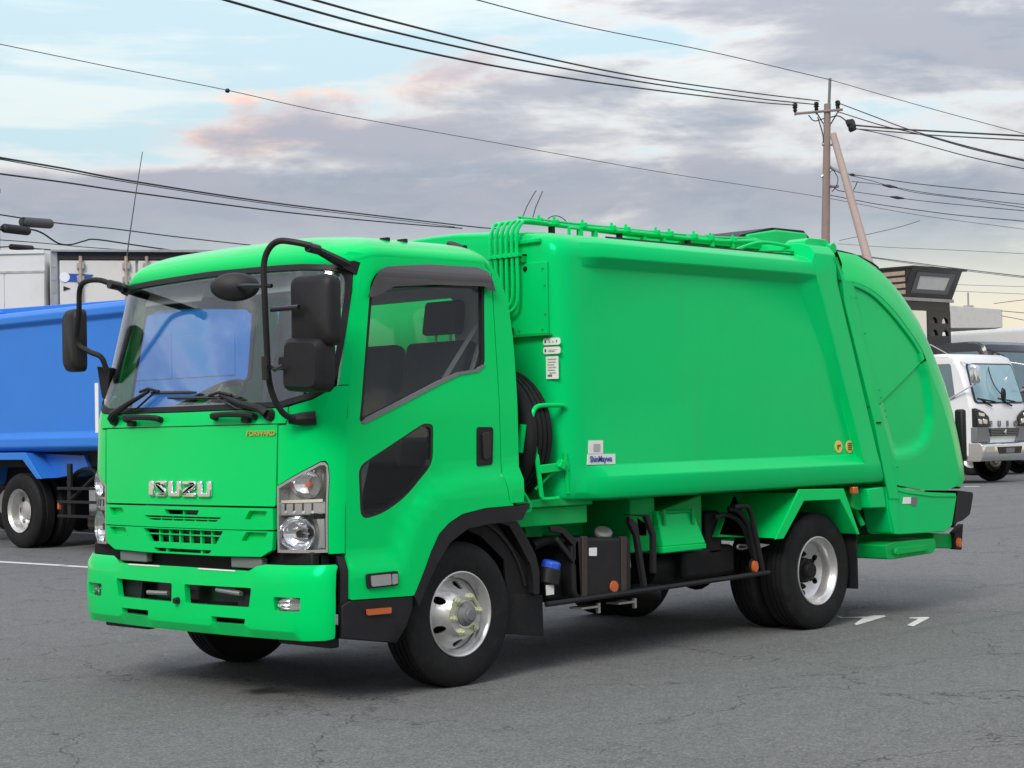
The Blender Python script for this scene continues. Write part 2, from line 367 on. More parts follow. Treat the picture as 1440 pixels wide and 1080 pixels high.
# ------------------------------------------------------------------ ground
def asphalt():
    m = bpy.data.materials.new('asphalt'); m.use_nodes = True; t = NT(m.node_tree); b = t.n['Principled BSDF']
    tc = t.node('ShaderNodeTexCoord'); o = tc.outputs['Object']
    fine = t.noise(o, 95, 3, .7); mid = t.noise(o, 22, 4, .6); big = t.noise(o, .35, 5, .6, .4); wide = t.noise(o, 1.6, 5, .6)
    v = t.node('ShaderNodeTexVoronoi', feature='F1'); t.l.new(o, v.inputs['Vector']); v.inputs['Scale'].default_value = 88
    sv = t.node('ShaderNodeSeparateColor'); t.l.new(v.outputs['Color'], sv.inputs[0]); grain = sv.outputs[0]; blot = t.noise(o, 5.5, 6, .65)
    stone = t.ramp(v.outputs['Distance'], .15, .6)
    c = t.mix(big, (.116, .117, .116), (.215, .214, .210))
    c = t.mix(t.ramp(wide, .35, .7), c, (.168, .168, .165), 'MIX')
    c = t.mix(t.math('MULTIPLY', t.ramp(blot, .40, .68), .40), c, (.105, .108, .108))
    c = t.mix(t.math('MULTIPLY', t.ramp(grain, .55, 1.0), .46), c, (.33, .33, .32))
    c = t.mix(t.math('MULTIPLY', t.ramp(grain, .35, .0), .42), c, (.055, .056, .058))
    c = t.mix(t.math('MULTIPLY', t.ramp(fine, .45, .66), .35), c, (.34, .34, .33))
    c = t.mix(t.math('MULTIPLY', t.ramp(mid, .55, .75), .35), c, (.075, .077, .078))
    c = t.mix(t.math('MULTIPLY', stone, .30), c, (.05, .05, .052))
    # hairline cracks, warped, broken up
    w = t.node('ShaderNodeVectorMath', operation='ADD'); t.l.new(o, w.inputs[0])
    wn = t.noise(o, .9, 5, .7, 0, 1); sc = t.node('ShaderNodeVectorMath', operation='SCALE'); t.l.new(wn, sc.inputs[0]); sc.inputs['Scale'].default_value = 1.3
    t.l.new(sc.outputs[0], w.inputs[1])
    vc = t.node('ShaderNodeTexVoronoi', feature='DISTANCE_TO_EDGE'); t.l.new(w.outputs[0], vc.inputs['Vector']); vc.inputs['Scale'].default_value = .62
    crack = t.math('MULTIPLY', t.ramp(vc.outputs['Distance'], .0065, .001), t.ramp(t.noise(o, .8, 3, .6), .36, .52))
    vc2 = t.node('ShaderNodeTexVoronoi', feature='DISTANCE_TO_EDGE'); t.l.new(w.outputs[0], vc2.inputs['Vector']); vc2.inputs['Scale'].default_value = 2.3
    crack2 = t.math('MULTIPLY', t.ramp(vc2.outputs['Distance'], .009, .0015), t.ramp(t.noise(o, 1.1, 3, .6), .50, .62))
    ck = t.math('MAXIMUM', crack, t.math('MULTIPLY', crack2, .7))
    c = t.mix(t.math('MULTIPLY', ck, .7), c, (.035, .035, .036))
    tm = t.node('ShaderNodeMapping'); t.l.new(o, tm.inputs[0]); tm.inputs['Rotation'].default_value = (0, 0, .30); tm.inputs['Scale'].default_value = (.10, 1.7, 1)
    trk = t.math('MULTIPLY', t.ramp(t.noise(tm.outputs[0], 1.0, 3, .5, .3), .55, .72), t.ramp(t.noise(o, .25, 2, .5), .40, .60))
    c = t.mix(t.math('MULTIPLY', trk, .34), c, (.070, .071, .072))
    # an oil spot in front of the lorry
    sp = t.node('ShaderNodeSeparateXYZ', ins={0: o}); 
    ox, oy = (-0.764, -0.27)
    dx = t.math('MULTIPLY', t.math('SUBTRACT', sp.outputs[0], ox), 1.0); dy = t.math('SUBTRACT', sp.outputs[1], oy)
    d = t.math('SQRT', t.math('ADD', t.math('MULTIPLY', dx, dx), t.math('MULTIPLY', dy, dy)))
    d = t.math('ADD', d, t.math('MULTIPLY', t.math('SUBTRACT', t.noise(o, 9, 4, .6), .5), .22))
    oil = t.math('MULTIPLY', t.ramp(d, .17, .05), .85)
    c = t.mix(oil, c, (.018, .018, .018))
    t.l.new(c, b.inputs['Base Color'])
    t.set(b.inputs['Roughness'], t.math('MULTIPLY_ADD', oil, -.5, .88)); b.inputs['Specular IOR Level'].default_value = .3
    bn = t.node('ShaderNodeBump'); bn.inputs['Strength'].default_value = .55; bn.inputs['Distance'].default_value = .012
    h = t.math('SUBTRACT', t.math('MULTIPLY_ADD', mid, .5, fine), t.math('MULTIPLY', ck, 2.0))
    t.l.new(h, bn.inputs['Height']); t.l.new(bn.outputs[0], b.inputs['Normal'])
    return m
g = MB(); g.add([(-400, -400, 0), (900, -400, 0), (900, 900, 0), (-400, 900, 0)], [(0, 1, 2, 3)])
tag(g.build('ground', asphalt()), 'worn grey asphalt of the lorry yard with hairline cracks', 'ground', kind='structure')
PAINT = mat('road_paint', (.72, .72, .70), .7, var=.08, scale=30, dirt=.45, dirtcol=(.25, .25, .25))
def paint(poly):
    m = MB(); n = len(poly); m.add([(p[0], p[1], .004) for p in poly], [tuple(range(n))])
    o = m.build('painted_line', PAINT); return tag(o, None, None, kind='structure')
def strip(a, b, w, jit=.0):
    a = Vector(a); b = Vector(b); d = (b - a).normalized(); n = Vector((-d.y, d.x)) * w / 2
    return [tuple(a - n), tuple(b - n), tuple(b + n), tuple(a + n)]
paint(strip((4.024, 12.779), (4.151, 9.571), .13))
paint(strip((4.139, 9.508), (4.209, 7.213), .12))
paint(strip((8.217, 15.829), (8.182, 14.562), .12))
paint([(4.225, -0.633), (4.115, -0.744), (4.203, -0.88), (3.829, -1.054), (3.767, -1.113), (4.367, -0.967), (4.427, -0.92), (4.385, -0.854), (4.296, -0.857), (4.153, -0.747)])
paint([(4.352, -1.167), (4.364, -1.24), (3.955, -1.4), (3.92, -1.473), (4.457, -1.274), (4.503, -1.235), (4.411, -1.148)])
paint(strip((28.029, 12.17), (28.207, 11.906), .22))

# ------------------------------------------------------------------ the green garbage truck (front axle at the origin, nose towards -x)
T = tag(empty('garbage_truck'), 'bright green rear-loading garbage truck in the middle of the yard', 'garbage truck')
# crease of the flared wheel arch on the door: everything below it stands proud
CREASE = [(-0.956, 0.746), (-0.858, 0.741), (-0.669, 0.736), (-0.529, 0.75), (-0.489, 0.843), (-0.455, 0.925), (-0.399, 1.007), (-0.32, 1.074), (-0.221, 1.127), (-0.101, 1.152), (0.143, 1.161), (0.311, 1.165), (0.483, 1.166)]
FLARE = CREASE + [(.6, .3), (-1.2, .3)]
def side(s, extra=0.0):
    def f(x, z):
        y = CAB.ys(x, z) + extra
        if z < 1.35:
            d = segd((x, z), CREASE, False); d = d if inside((x, z), FLARE) else -d
            y += .034 * sm((d + .012) / .045)
        return (x, -s * y, z)
    return f
def front(u, z): return CAB.pt(u, z)
def fbum(u, z):
    p = BUM.pt(u, z); return p
REFC = (-.2, 0, 1.4)
mir = lambda P: [(-a, b) for a, b in reversed(P)]
# windscreen with its black gasket
ws = [(-1.50, 2.297), (0, 2.328), (1.50, 2.297), (1.683, 2.248), (1.70, 2.16), (1.695, 1.86), (1.672, 1.72), (1.624, 1.648), (1.413, 1.593), (1.04, 1.553), (0, 1.547)]
half = [(0, 2.328), (.75, 2.318), (1.48, 2.298), (1.62, 2.285), (1.683, 2.248), (1.70, 2.16), (1.695, 1.86), (1.672, 1.72), (1.624, 1.648), (1.413, 1.593), (1.04, 1.553), (.5, 1.548), (0, 1.547)]
WSO = rp(half + [(-a, b) for a, b in reversed(half[1:-1])], .05, 3)
cz = 1.93
WSI = [(a * .955, cz + (b - cz) * .925) for a, b in WSO]
panel('windscreen_gasket', BLACKP, T, WSO, front, [WSI], t=.03, ref=REFC, off=.004)
wsg = panel('windscreen', GLASS, T, [(a * .958, cz + (b - cz) * .93) for a, b in WSO], front, t=.006, ref=REFC, off=-.006)
def disc_on(fn, a, b, r, m, name, par, ratio=1.0, off=.006, ref=REFC):
    return panel(name, m, par, circle((a, b), r, 18, r * ratio), fn, t=.003, res=.05, ref=ref, off=off)
disc_on(front, 1.52, 2.215, .028, WHITE, 'inspection_sticker', wsg, .7, -.014)
# front lid, cowl, corner panels, pillars
hood = rp([(-.972, 1.036), (.972, 1.036), (.985, 1.462), (-.985, 1.462)], .015)
panel('front_panel', GREEN, T, hood, front, t=.03, ref=REFC, res=.09)
cowl = [(-1.10, 1.468), (1.10, 1.468), (1.13, 1.49), (1.12, 1.552), (1.04, 1.548), (.5, 1.543), (0, 1.542), (-.5, 1.543), (-1.04, 1.548), (-1.12, 1.552), (-1.13, 1.49)]
panel('cowl_panel', GREEN, T, cowl, front, t=.03, ref=REFC)
DOORF = [(1.925, .775), (1.935, 1.075), (1.90, 1.35), (1.88, 1.443), (1.841, 1.658)]
for s in (1, -1):
    q = (lambda P: P) if s > 0 else mir
    corner = [(.992, 1.145), (1.563, 1.268), (1.62, 1.27), (1.656, 1.252), (1.682, 1.19), (1.675, .79), (1.915, .79)] + DOORF[1:] + [(1.68, 1.656), (1.632, 1.642), (1.42, 1.587), (1.135, 1.553), (1.145, 1.485), (1.11, 1.458), (.997, 1.458)]
    cp = panel('corner_panel', GREEN, T, q(corner), front, t=.03, ref=REFC)
    pil = [(1.845, 1.664), (1.70, 1.662), (1.702, 1.86), (1.708, 2.16), (1.69, 2.255), (1.62, 2.292), (1.49, 2.304), (1.50, 2.34), (1.60, 2.37), (1.775, 2.36), (1.79, 2.20), (1.80, 1.95)]
    panel('windscreen_pillar', GREEN, T, q(pil), front, t=.04, ref=REFC)
# grille: two green bars with openings, pockets and fins
def sym(h): return h + [(-a, b) for a, b in reversed(h)]
gu_o = sym([(.0, 1.026), (.96, 1.026), (.965, .915), (.87, .912), (.5, .910), (.0, .908)][1:-1])
gl_o = sym([(.965, .906), (.95, .81), (.84, .772), (.40, .766)])
gu_h = rp(sym([(.20, 1.006), (.26, .972), (.43, .972), (.385, .950)]), .006)
gu_h = rp(sym([(.445, .973), (.385, .948)]), .008)
gu_h2 = rp(sym([(.20, 1.008), (.18, .982)]), .006)
gl_h = rp(sym([(.46, .900), (.38, .828)]), .010)
gl_h2 = rp(sym([(.335, .795), (.305, .775)]), .006)
pk_u = [(.735, 1.012), (.91, 1.010), (.875, .966), (.685, .966)]; pk_l = [(.70, .900), (.91, .900), (.87, .858), (.645, .851)]
gu = panel('grille_upper_bar', GREEN, T, gu_o, front, [gu_h, gu_h2, rp(pk_u, .01), rp(mir(pk_u), .01)], t=.028, ref=REFC, off=.012, bevel=.005)
gl = panel('grille_lower_bar', GREEN, T, gl_o, front, [gl_h, gl_h2, rp(pk_l, .01), rp(mir(pk_l), .01)], t=.028, ref=REFC, off=.012, bevel=.005)
for s in (1, -1):
    q = (lambda P: P) if s > 0 else mir
    for pk, g_ in ((pk_u, gu), (pk_l, gl)):
        panel('pocket', GREEN, g_, [(sum(p[0] for p in q(pk)) / 4 + (a - sum(p[0] for p in q(pk)) / 4) * 1.12, sum(p[1] for p in pk) / 4 + (b - sum(p[1] for p in pk) / 4) * 1.25) for a, b in q(pk)], front, t=.01, ref=REFC, off=-.018)
panel('radiator_core', BLACKG, T, sym([(.52, 1.012), (.52, .770)]), front, t=.01, ref=REFC, off=-.06)
def fin(o, u0, u1, z0, z1, off=-.004): return panel('grille_fin', GREEN, o, [(u0, z0), (u1, z0), (u1, z1), (u0, z1)], front, t=.02, ref=REFC, off=off, res=.2)
fin(gu, -.42, .42, .957, .963, 0)
for u in (-.27, -.13, .0, .13, .27): fin(gu, u - .006, u + .006, .948, .976, -.006); 
fin(gu, -.006, .006, .98, 1.01); 
fin(gl, -.43, .43, .868, .875, 0)
for u in (-.29, -.17, -.05, .07, .19, .31): fin(gl, u - .007, u + .007, .826, .902, -.006)
for u in (-.2, .2): fin(gl, u - .012, u + .012, .772, .797)
# the maker's letters in chrome on the lid
def letters(strokes, x0, width, z0, h, gap):
    pass
LET = {'I': [(0, 0), (.34, 0), (.34, 1), (0, 1)],
       'S': [(1, 1), (.1, 1), (0, .9), (0, .60), (.08, .48), (.56, .27), (0, .27), (0, 0), (.9, 0), (1, .1), (1, .42), (.92, .52), (.42, .73), (1, .73)],
       'U': [(0, 1), (.32, 1), (.32, .27), (.68, .27), (.68, 1), (1, 1), (1, .1), (.9, 0), (.1, 0), (0, .1)],
       'Z': [(0, 1), (.9, 1), (1, .9), (1, .60), (.92, .48), (.44, .27), (1, .27), (1, 0), (0, 0), (0, .42), (.08, .52), (.58, .73), (0, .73)]}
spans = [('I', -.385, -.325), ('S', -.305, -.175), ('U', -.150, -.005), ('Z', .015, .165), ('U', .185, .335)]
em = empty('maker_emblem', (0, 0, 0), 0, T)
for ch, a, b in spans:
    h = 1.170 + (1.161 - 1.171) * ((a + b) / 2 + .385) / .72
    wd = (b - a) / (.34 if ch == 'I' else 1.0)
    pts = [(a + p[0] * wd, 1.079 + p[1] * .088) for p in LET[ch]]
    panel('emblem_letter', CHROME, em, pts, front, t=.02, res=.3, ref=REFC, off=.018, bevel=.0075)
e0 = Vector(CAB.pt(.69, 1.417)); e1 = Vector(CAB.pt(.975, 1.417)); d_ = (e1 - e0)
text('model_badge', 'FORWARD', .036, frame((e0 + e1) / 2 + Vector((-.006, 0, 0)), d_, (0, 0, 1)), GOLD, T, .006, .0008, 1.28)
# headlamps
for s in (1, -1):
    q = (lambda P: P) if s > 0 else mir
    lamp = [(.985, 1.14), (1.56, 1.262), (1.615, 1.262), (1.648, 1.247), (1.672, 1.19), (1.668, .797), (.985, .797)]
    hl = panel('headlamp', LAMPG, T, q(lamp), front, t=.01, ref=REFC, off=-.075)
    wall = panel('lamp_rim', LAMPG, hl, q(lamp), front, [q([(1.005, 1.13), (1.555, 1.247), (1.61, 1.247), (1.632, 1.235), (1.645, 1.185), (1.642, .812), (1.005, .812)])], t=.07, ref=REFC, off=-.002)
    panel('lamp_lens', LENS, hl, q(lamp), front, t=.004, ref=REFC, off=.001)
    panel('lamp_divider', LAMPG, hl, q([(.99, 1.055), (1.64, 1.060), (1.64, .995), (.99, .985)]), front, t=.045, ref=REFC, off=-.014, bevel=.006)
    panel('lamp_trim', CHROME, hl, q([(1.03, 1.068), (1.60, 1.074), (1.60, 1.058), (1.03, 1.054)]), front, t=.02, ref=REFC, off=-.008)
    for k in range(4):
        u = 1.08 + k * .125; panel('led_lamp', REFLECT, hl, q(circle((u + .02, 1.006), .018, 10, .008)), front, t=.01, ref=REFC, off=-.009, res=.2)
        panel('led_slot', BLACKG, hl, q([(u, 1.016), (u + .02, 1.016), (u + .02, 1.052), (u, 1.052)]), front, t=.01, ref=REFC, off=-.010, res=.2)
    def bowl(u, z, rad, depth, su):
        p = Vector(CAB.pt(u * s, z)); p2 = Vector(CAB.pt(u * s + .02 * s, z)); tdir = (p2 - p).normalized()
        ax = Vector((-1, -.30 * s, .0)).normalized()
        o = p - ax * .012
        m = MB(); prof = [(rad * math.sin(a * math.pi / 2 / 8), -depth * math.cos(a * math.pi / 2 / 8)) for a in range(9)]
        m.lathe(prof, o, ax, 28, su); return m, o, ax
    m, o, ax = bowl(1.25, .893, .096, .07, (1.12, 1.0)); m.build('lamp_reflector', REFLECT, hl, recalc=False)
    mm = MB().lathe([(0, 0), (.018, 0), (.022, -.02), (.0, -.05)], o - ax * .02, ax, 14); mm.build('bulb', BLACKG, hl)
    for k in range(5):   # cut-line ridges of the reflector
        MB().box(o - ax * (.045 - .004 * k) + Vector((0, .0, .07 - .03 * k)), (.012, .13 - .02 * abs(k - 2), .006), Matrix.Rotation(.35 - .1 * k, 3, 'X')).build('reflector_ridge', CHROME, hl)
    m, o, ax = bowl(1.37, 1.148, .076, .055, (1.2, 1.0)); m.build('lamp_reflector', REFLECT, hl, recalc=False)
    MB().lathe([(0, .0), (.016, -.004), (.016, -.04)], o - ax * .012, ax, 12).build('indicator_bulb', ORANGE, hl)
    panel('lamp_reflector', REFLECT, hl, q([(1.50, .985), (1.63, .99), (1.63, .82), (1.52, .82), (1.56, .90)]), front, t=.006, ref=REFC, off=-.045)
    panel('lamp_reflector', REFLECT, hl, q([(1.42, 1.215), (1.56, 1.24), (1.60, 1.20), (1.58, 1.10), (1.52, 1.12), (1.50, 1.18)]), front, t=.006, ref=REFC, off=-.045)
# bumper
op = rp([(.068, .606), (.728, .609), (.702, .506), (.076, .503)], .012); sl = rp([(.342, .445), (.668, .445), (.662, .415), (.346, .413)], .004)
fg = rp([(.925, .570), (1.312, .571), (1.297, .500), (.931, .496)], .015)
bo = [(-2.0, .70), (-1.96, .728), (-1.85, .737), (-.82, .733), (-.76, .722), (-.70, .697), (0, .700), (.70, .697), (.76, .722), (.82, .733), (1.85, .737), (1.96, .728), (2.0, .70),
      (2.0, .385), (1.95, .36), (1.75, .352), (1.2, .347), (0, .345), (-1.2, .347), (-1.75, .352), (-1.95, .36), (-2.0, .385)]
CHIN = sym([(1.16, .384), (1.33, .35), (1.4, .30)])
def fb(u, z):
    x, y, zz = BUM.pt(u, z)
    d = 0
    if z < .40:
        d = .022 * sm((.388 - z) / .02) * (1 - sm((abs(u) - 1.15) / .2))
    if z > .70: d += .03 * ((z - .70) / .037) ** 2
    return (x + d, y, zz)
bump = panel('front_bumper', GREEN, T, bo, fb, [op, mir(op), sl, mir(sl), fg, mir(fg)], t=.035, res=.05, ref=(0, 0, .5), bevel=.006)
for s in (1, -1):
    q = (lambda P: P) if s > 0 else mir
    panel('bumper_reflector', WHITE, bump, q([(.21, .699), (.575, .697), (.575, .690), (.21, .692)]), fb, t=.004, ref=(0, 0, .5), off=.004)
    
    fl = panel('fog_lamp', LAMPG, bump, q([(.905, .578), (1.33, .579), (1.32, .494), (.91, .490)]), fb, t=.01, ref=(0, 0, .5), off=-.045)
    panel('lamp_lens', LENS, fl, q(fg), fb, t=.004, ref=(0, 0, .5), off=-.012)
    p = Vector(BUM.pt(1.12 * s, .535)); ax = Vector((-.9, -.35 * s, 0)).normalized()
    MB().lathe([(.062 * math.sin(a * math.pi / 16), -.035 * math.cos(a * math.pi / 16)) for a in range(9)], p - ax * .022, ax, 20, (1.3, .5)).build('lamp_reflector', REFLECT, fl, recalc=False)
    panel('intake_duct', BLACKP, bump, q([(.50, .62), (.76, .62), (.76, .49), (.53, .49)]), fb, t=.02, ref=(0, 0, .5), off=-.055)
panel('bumper_core', BLACKG, bump, sym([(.80, .63), (.80, .40)]), fb, t=.02, ref=(0, 0, .5), off=-.11)
MB().tube([(-1.13, .30, .545), (-1.12, .12, .548)], .012).build('tow_pin', STEEL, bump)
MB().tube([(-1.10, -.30, .585), (-1.11, -.52, .575)], .014).build('tow_pin', STEEL, bump)
MB().lathe([(0, .03), (.016, .028), (.02, 0)], BUM.pt(.0, .515), (-1, 0, 0), 14).build('tow_eye', BLACKG, bump)
# dark gap and brackets between grille and bumper
MB().bx(-1.02, -.95, -1.0, 1.0, .60, .80).build('cab_crossmember', DARK, T, .01)
for s in (1, -1):
    MB().bx(-1.075, -1.03, -s * .52 - .13, -s * .52 + .13, .705, .765).build('bumper_bracket', GREYP, T, .006)
    MB().bx(-.98, -.90, min(-s * .80, -s * 1.0), max(-s * .80, -s * 1.0), .70, .788).build('lamp_bracket', DARK, T, .006)
# ---- sides of the cab
WIN = rp([(-0.751, 1.476), (-0.722, 1.454), (-0.158, 1.668), (-0.014, 1.717), (0.145, 1.739), (0.201, 1.778), (0.232, 2.243), (0.203, 2.289), (-0.569, 2.27), (-0.625, 2.205)], [.01, .01, .1, .1, .06, .05, .01, .06, .06, .05])
LOWIN = rp([(-0.763, 1.235), (-0.291, 1.456), (-0.217, 1.449), (-0.226, 1.234), (-0.436, 1.057), (-0.598, 0.981), (-0.755, 0.954)], [.05, .03, .03, .06, .1, .06, .06])
DTOP = [(-.668, 2.325), (-.60, 2.343), (-.416, 2.350), (-.204, 2.353), (.235, 2.346)]
DREAR = [(.29, 2.30), (.289, 2.15), (.294, 1.438), (.296, 1.161), (.325, 1.012), (.328, .992)]
DARCH = [(0.413, 0.987), (0.138, 0.98), (-0.046, 0.955), (-0.148, 0.912), (-0.228, 0.854), (-0.29, 0.761), (-0.341, 0.665), (-0.417, 0.538)]
DFRONT = [(-.861, .562), (-.851, 1.075), (-.836, 1.443), (-.803, 1.662), (-.70, 2.249)]
dbot = [(-0.862, 0.55)]
door = dbot + DFRONT[1:] + DTOP + DREAR[:-1] + [(DARCH[0][0] - .05, DARCH[0][1] - .003)] + DARCH[1:]
ARCHIN = [(0.421, 0.899), (0.136, 0.888), (-0.008, 0.874), (-0.151, 0.802), (-0.248, 0.694), (-0.333, 0.573), (-0.388, 0.478)]
QUART = [(.252, 2.346), (.30, 2.325), (.343, 2.297), (.39, 2.20), (.418, 2.10), (.436, 1.95), (.441, 1.80), (.443, 1.2), (.448, 1.06), (.443, 1.0), (.335, .998), (.333, 1.012), (.303, 1.163), (.301, 1.438), (.297, 2.15), (.297, 2.29)]
MOLD = [(-0.861, 0.546), (-0.417, 0.534), (-0.426, 0.475), (-0.512, 0.292), (-0.913, 0.354), (-0.91, 0.521)]
for s in (1, -1):
    f = side(s)
    dr = panel('door', GREEN, T, rp(door, .01), f, [WIN, LOWIN], t=.035, res=.055, ref=REFC)
    ce = (sum(p[0] for p in WIN) / len(WIN), sum(p[1] for p in WIN) / len(WIN))
    shr = lambda P, c, k, kz: [(c[0] + (a - c[0]) * k, c[1] + (b - c[1]) * kz) for a, b in P]
    panel('window_seal', BLACKP, dr, shr(WIN, ce, 1.005, 1.005), f, [shr(WIN, ce, .955, .945)], t=.03, ref=REFC, off=-.004)
    panel('window_glass', SIDEG, dr, shr(WIN, ce, .965, .96), f, t=.005, ref=REFC, off=-.015)
    c2 = (sum(p[0] for p in LOWIN) / len(LOWIN), sum(p[1] for p in LOWIN) / len(LOWIN))
    panel('window_seal', BLACKG, dr, shr(LOWIN, c2, 1.01, 1.01), f, [shr(LOWIN, c2, .93, .93)], t=.03, ref=REFC, off=-.004)
    panel('lower_window_glass', SIDEG, dr, shr(LOWIN, c2, .95, .95), f, t=.005, ref=REFC, off=-.012)
    # grey sill moulding along the window's lower edge
    sill = [(-0.742, 1.463), (-0.716, 1.457), (-0.158, 1.667), (-0.011, 1.717), (0.142, 1.738), (0.198, 1.776), (0.175, 1.777), (0.133, 1.753), (-0.019, 1.733), (-0.169, 1.686), (-0.71, 1.485)]
    panel('sill_moulding', GREYP, dr, sill, f, t=.02, ref=REFC, off=.006)
    # handle in a black recess
    hd = rp([(0.109, 1.43), (0.239, 1.428), (0.228, 1.218), (0.103, 1.211)], .02)
    h_ = panel('door_handle', BLACKP, dr, hd, f, t=.02, ref=REFC, off=.004)
    panel('handle_pull', BLACKG, h_, rp([(0.142, 1.4), (0.213, 1.399), (0.204, 1.26), (0.146, 1.246)], .02), f, t=.02, ref=REFC, off=.016, bevel=.006)
    # side repeater lamp
    lp = rp([(-0.762, 0.677), (-0.54, 0.679), (-0.539, 0.602), (-0.755, 0.6)], .015)
    l_ = panel('turn_lamp', BLACKP, dr, lp, f, t=.012, ref=REFC, off=.014, bevel=.004)
    panel('lamp_lens', LAMPG, l_, rp([(-0.735, 0.666), (-0.597, 0.667), (-0.594, 0.61), (-0.731, 0.609)], .01), f, t=.006, ref=REFC, off=.020)
    panel('lamp_lens', REFLECT, l_, rp([(-0.589, 0.665), (-0.548, 0.665), (-0.548, 0.612), (-0.589, 0.61)], .008), f, t=.006, ref=REFC, off=.019)
    # weather visor over the window
    vis = rp([(-0.677, 2.123), (-0.636, 2.2), (-0.592, 2.269), (-0.519, 2.295), (-0.196, 2.323), (0.18, 2.326), (0.244, 2.3), (0.282, 2.192), (0.222, 2.195), (0.197, 2.217), (-0.205, 2.209), (-0.49, 2.188), (-0.602, 2.134)], .01)
    def fv(x, z, f=f, s=s):
        p = f(x, z); k = max(0., min(1., (2.335 - z) / .11)); return (p[0], p[1] - s * (.004 + .045 * math.sin(k * math.pi / 2) - .012 * k * k), p[2])
    panel('window_visor', VISOR, dr, vis, fv, t=.004, ref=REFC, res=.02, sharp=50)
    panel('rear_quarter', GREEN, T, QUART, f, t=.04, ref=REFC)
    at = panel('arch_trim', BLACKP, T, [(DARCH[0][0] + .115, DARCH[0][1] + .001)] + [(a, b - .004) for a, b in DARCH] + list(reversed(ARCHIN)), f, t=.05, ref=REFC, off=.006)
    MB().bx(.30, .445, min(-s * 1.02, -s * 1.09), max(-s * 1.02, -s * 1.09), .93, .985).build('arch_trim_end', BLACKP, at, .008)
    st = panel('step_cover', BLACKP, T, MOLD, f, t=.04, ref=REFC, off=-.004, bevel=.006)
    panel('side_marker', ORANGE, st, rp([(-0.759, 0.494), (-0.59, 0.491), (-0.591, 0.46), (-0.756, 0.462)], .006), f, t=.012, ref=REFC, off=.012)
    panel('cab_corner_post', BLACKP, T, [(-0.908, 0.785), (-0.861, 0.785), (-0.87, 0.349), (-0.915, 0.352)], f, t=.04, ref=REFC, off=-.018)
    MB().bx(-.93, -.87, min(-s * .6, -s * 1.03), max(-s * .6, -s * 1.03), .30, .42).build('step', BLACKP, T, .01)
# roof
def roof():
    base = []
    for i in range(-32, 33):
        u = i / 32 * 2.0; a = abs(u); z = 2.334 - .028 * min(1, a / 1.5) ** 2 + (.045 * sm((a - 1.55) / .45) if a > 1.55 else 0)
        p = CAB.pt(-u, z); base.append(p)
    L = base[-1]; n = 9; xs = [L[0] + (.25 - L[0]) * k / n for k in range(1, n + 1)]
    rs = [(x, CAB.ys(x, 2.352), 2.352) for x in xs]
    rear = [(.30, 1.025, 2.33), (.35, 1.015, 2.295), (.395, .985, 2.255), (.415, .93, 2.24)] + [(.42, .93 - .93 * 2 * k / 10, 2.24) for k in range(1, 10)] + [(.415, -.93, 2.24), (.395, -.985, 2.255), (.35, -1.015, 2.295), (.30, -1.025, 2.33)]
    # orientation: base runs from u=+2 (left, y<0)... to right
    if base[-1][1] < 0: base.reverse()
    loop = base + [(x, abs(y), z) for x, y, z in rs] + rear + [(x, -abs(y), z) for x, y, z in reversed(rs)]
    cx, cyy = -.16, 0.0; rows = []
    N = 14
    for j in range(N + 1):
        th = j / N * math.pi / 2; k = max(0.0, math.cos(th)) ** .50; hz = math.sin(th) ** 1.0
        row = []
        for x, y, z in loop:
            zt = 2.505
            row.append((cx + (x - cx) * k, cyy + (y - cyy) * k, z + (zt - z) * hz))
        rows.append(row)
    low = [(x, y, z - .05) for x, y, z in [(cx + (x - cx) * .985, y * .985, z) for x, y, z in loop]]
    m = MB().grid([low] + rows, True)
    return m.build('cab_roof', GREEN, T, sharp=50)
RF = roof()
MB().bx(-.68, .36, -.9, .9, 2.27, 2.285).build('headlining', TRIM, T, .01)
for x, y in ((-.35, -.86), (-.22, -.86), (.30, -.80)): MB().bx(x - .012, x + .012, y - .03, y + .03, 2.455, 2.475).build('roof_plug', BLACKP, RF)
MB().lathe([(0, .05), (.05, .045), (.06, 0)], (.25, -.78, 2.44), (0, -.5, 1), 16).build('roof_vent', BLACKP, RF)
# back wall with its window, floor, seats, dashboard
panel('cab_back_wall', GREEN, T, [(-1.02, .98), (1.02, .98), (1.02, 1.9), (.98, 2.23), (-.98, 2.23), (-1.02, 1.9)], lambda y, z: (.43, y, z), [rp([(-.68, 1.72), (.68, 1.72), (.68, 2.20), (-.68, 2.20)], .07)], t=.03, ref=(0, 0, 1.6), res=.3)
panel('back_trim', TRIM, T, [(-1.0, 1.0), (1.0, 1.0), (1.0, 1.9), (.95, 2.26), (-.95, 2.26), (-1.0, 1.9)], lambda y, z: (.385, y, z), [rp([(-.66, 1.74), (.66, 1.74), (.66, 2.19), (-.66, 2.19)], .06)], t=.02, ref=(-2, 0, 1.6), res=.3)
panel('rear_window', SIDEG, T, rp([(-.69, 1.71), (.69, 1.71), (.69, 2.21), (-.69, 2.21)], .06), lambda y, z: (.41, y, z), t=.005, ref=(0, 0, 1.6), res=.3)
MB().bx(-1.0, .42, -1.0, 1.0, .97, 1.0).build('cab_floor', DARK, T)
MB().bx(-.6, .4, -.35, .35, 1.0, 1.32).build('engine_cover', GREYP, T, .04)
dash = [(-.98, 1.02), (-.93, 1.50), (-.86, 1.545), (-.70, 1.53), (-.60, 1.47), (-.58, 1.30), (-.66, 1.05)]
MB().prism(dash, -.99, .99).build('dashboard', GREYP, T, .02)
MB().prism([(-.74, 1.52), (-.60, 1.50), (-.57, 1.565), (-.70, 1.60)], .32, .74).build('instrument_cowl', GREYP, T, .02)
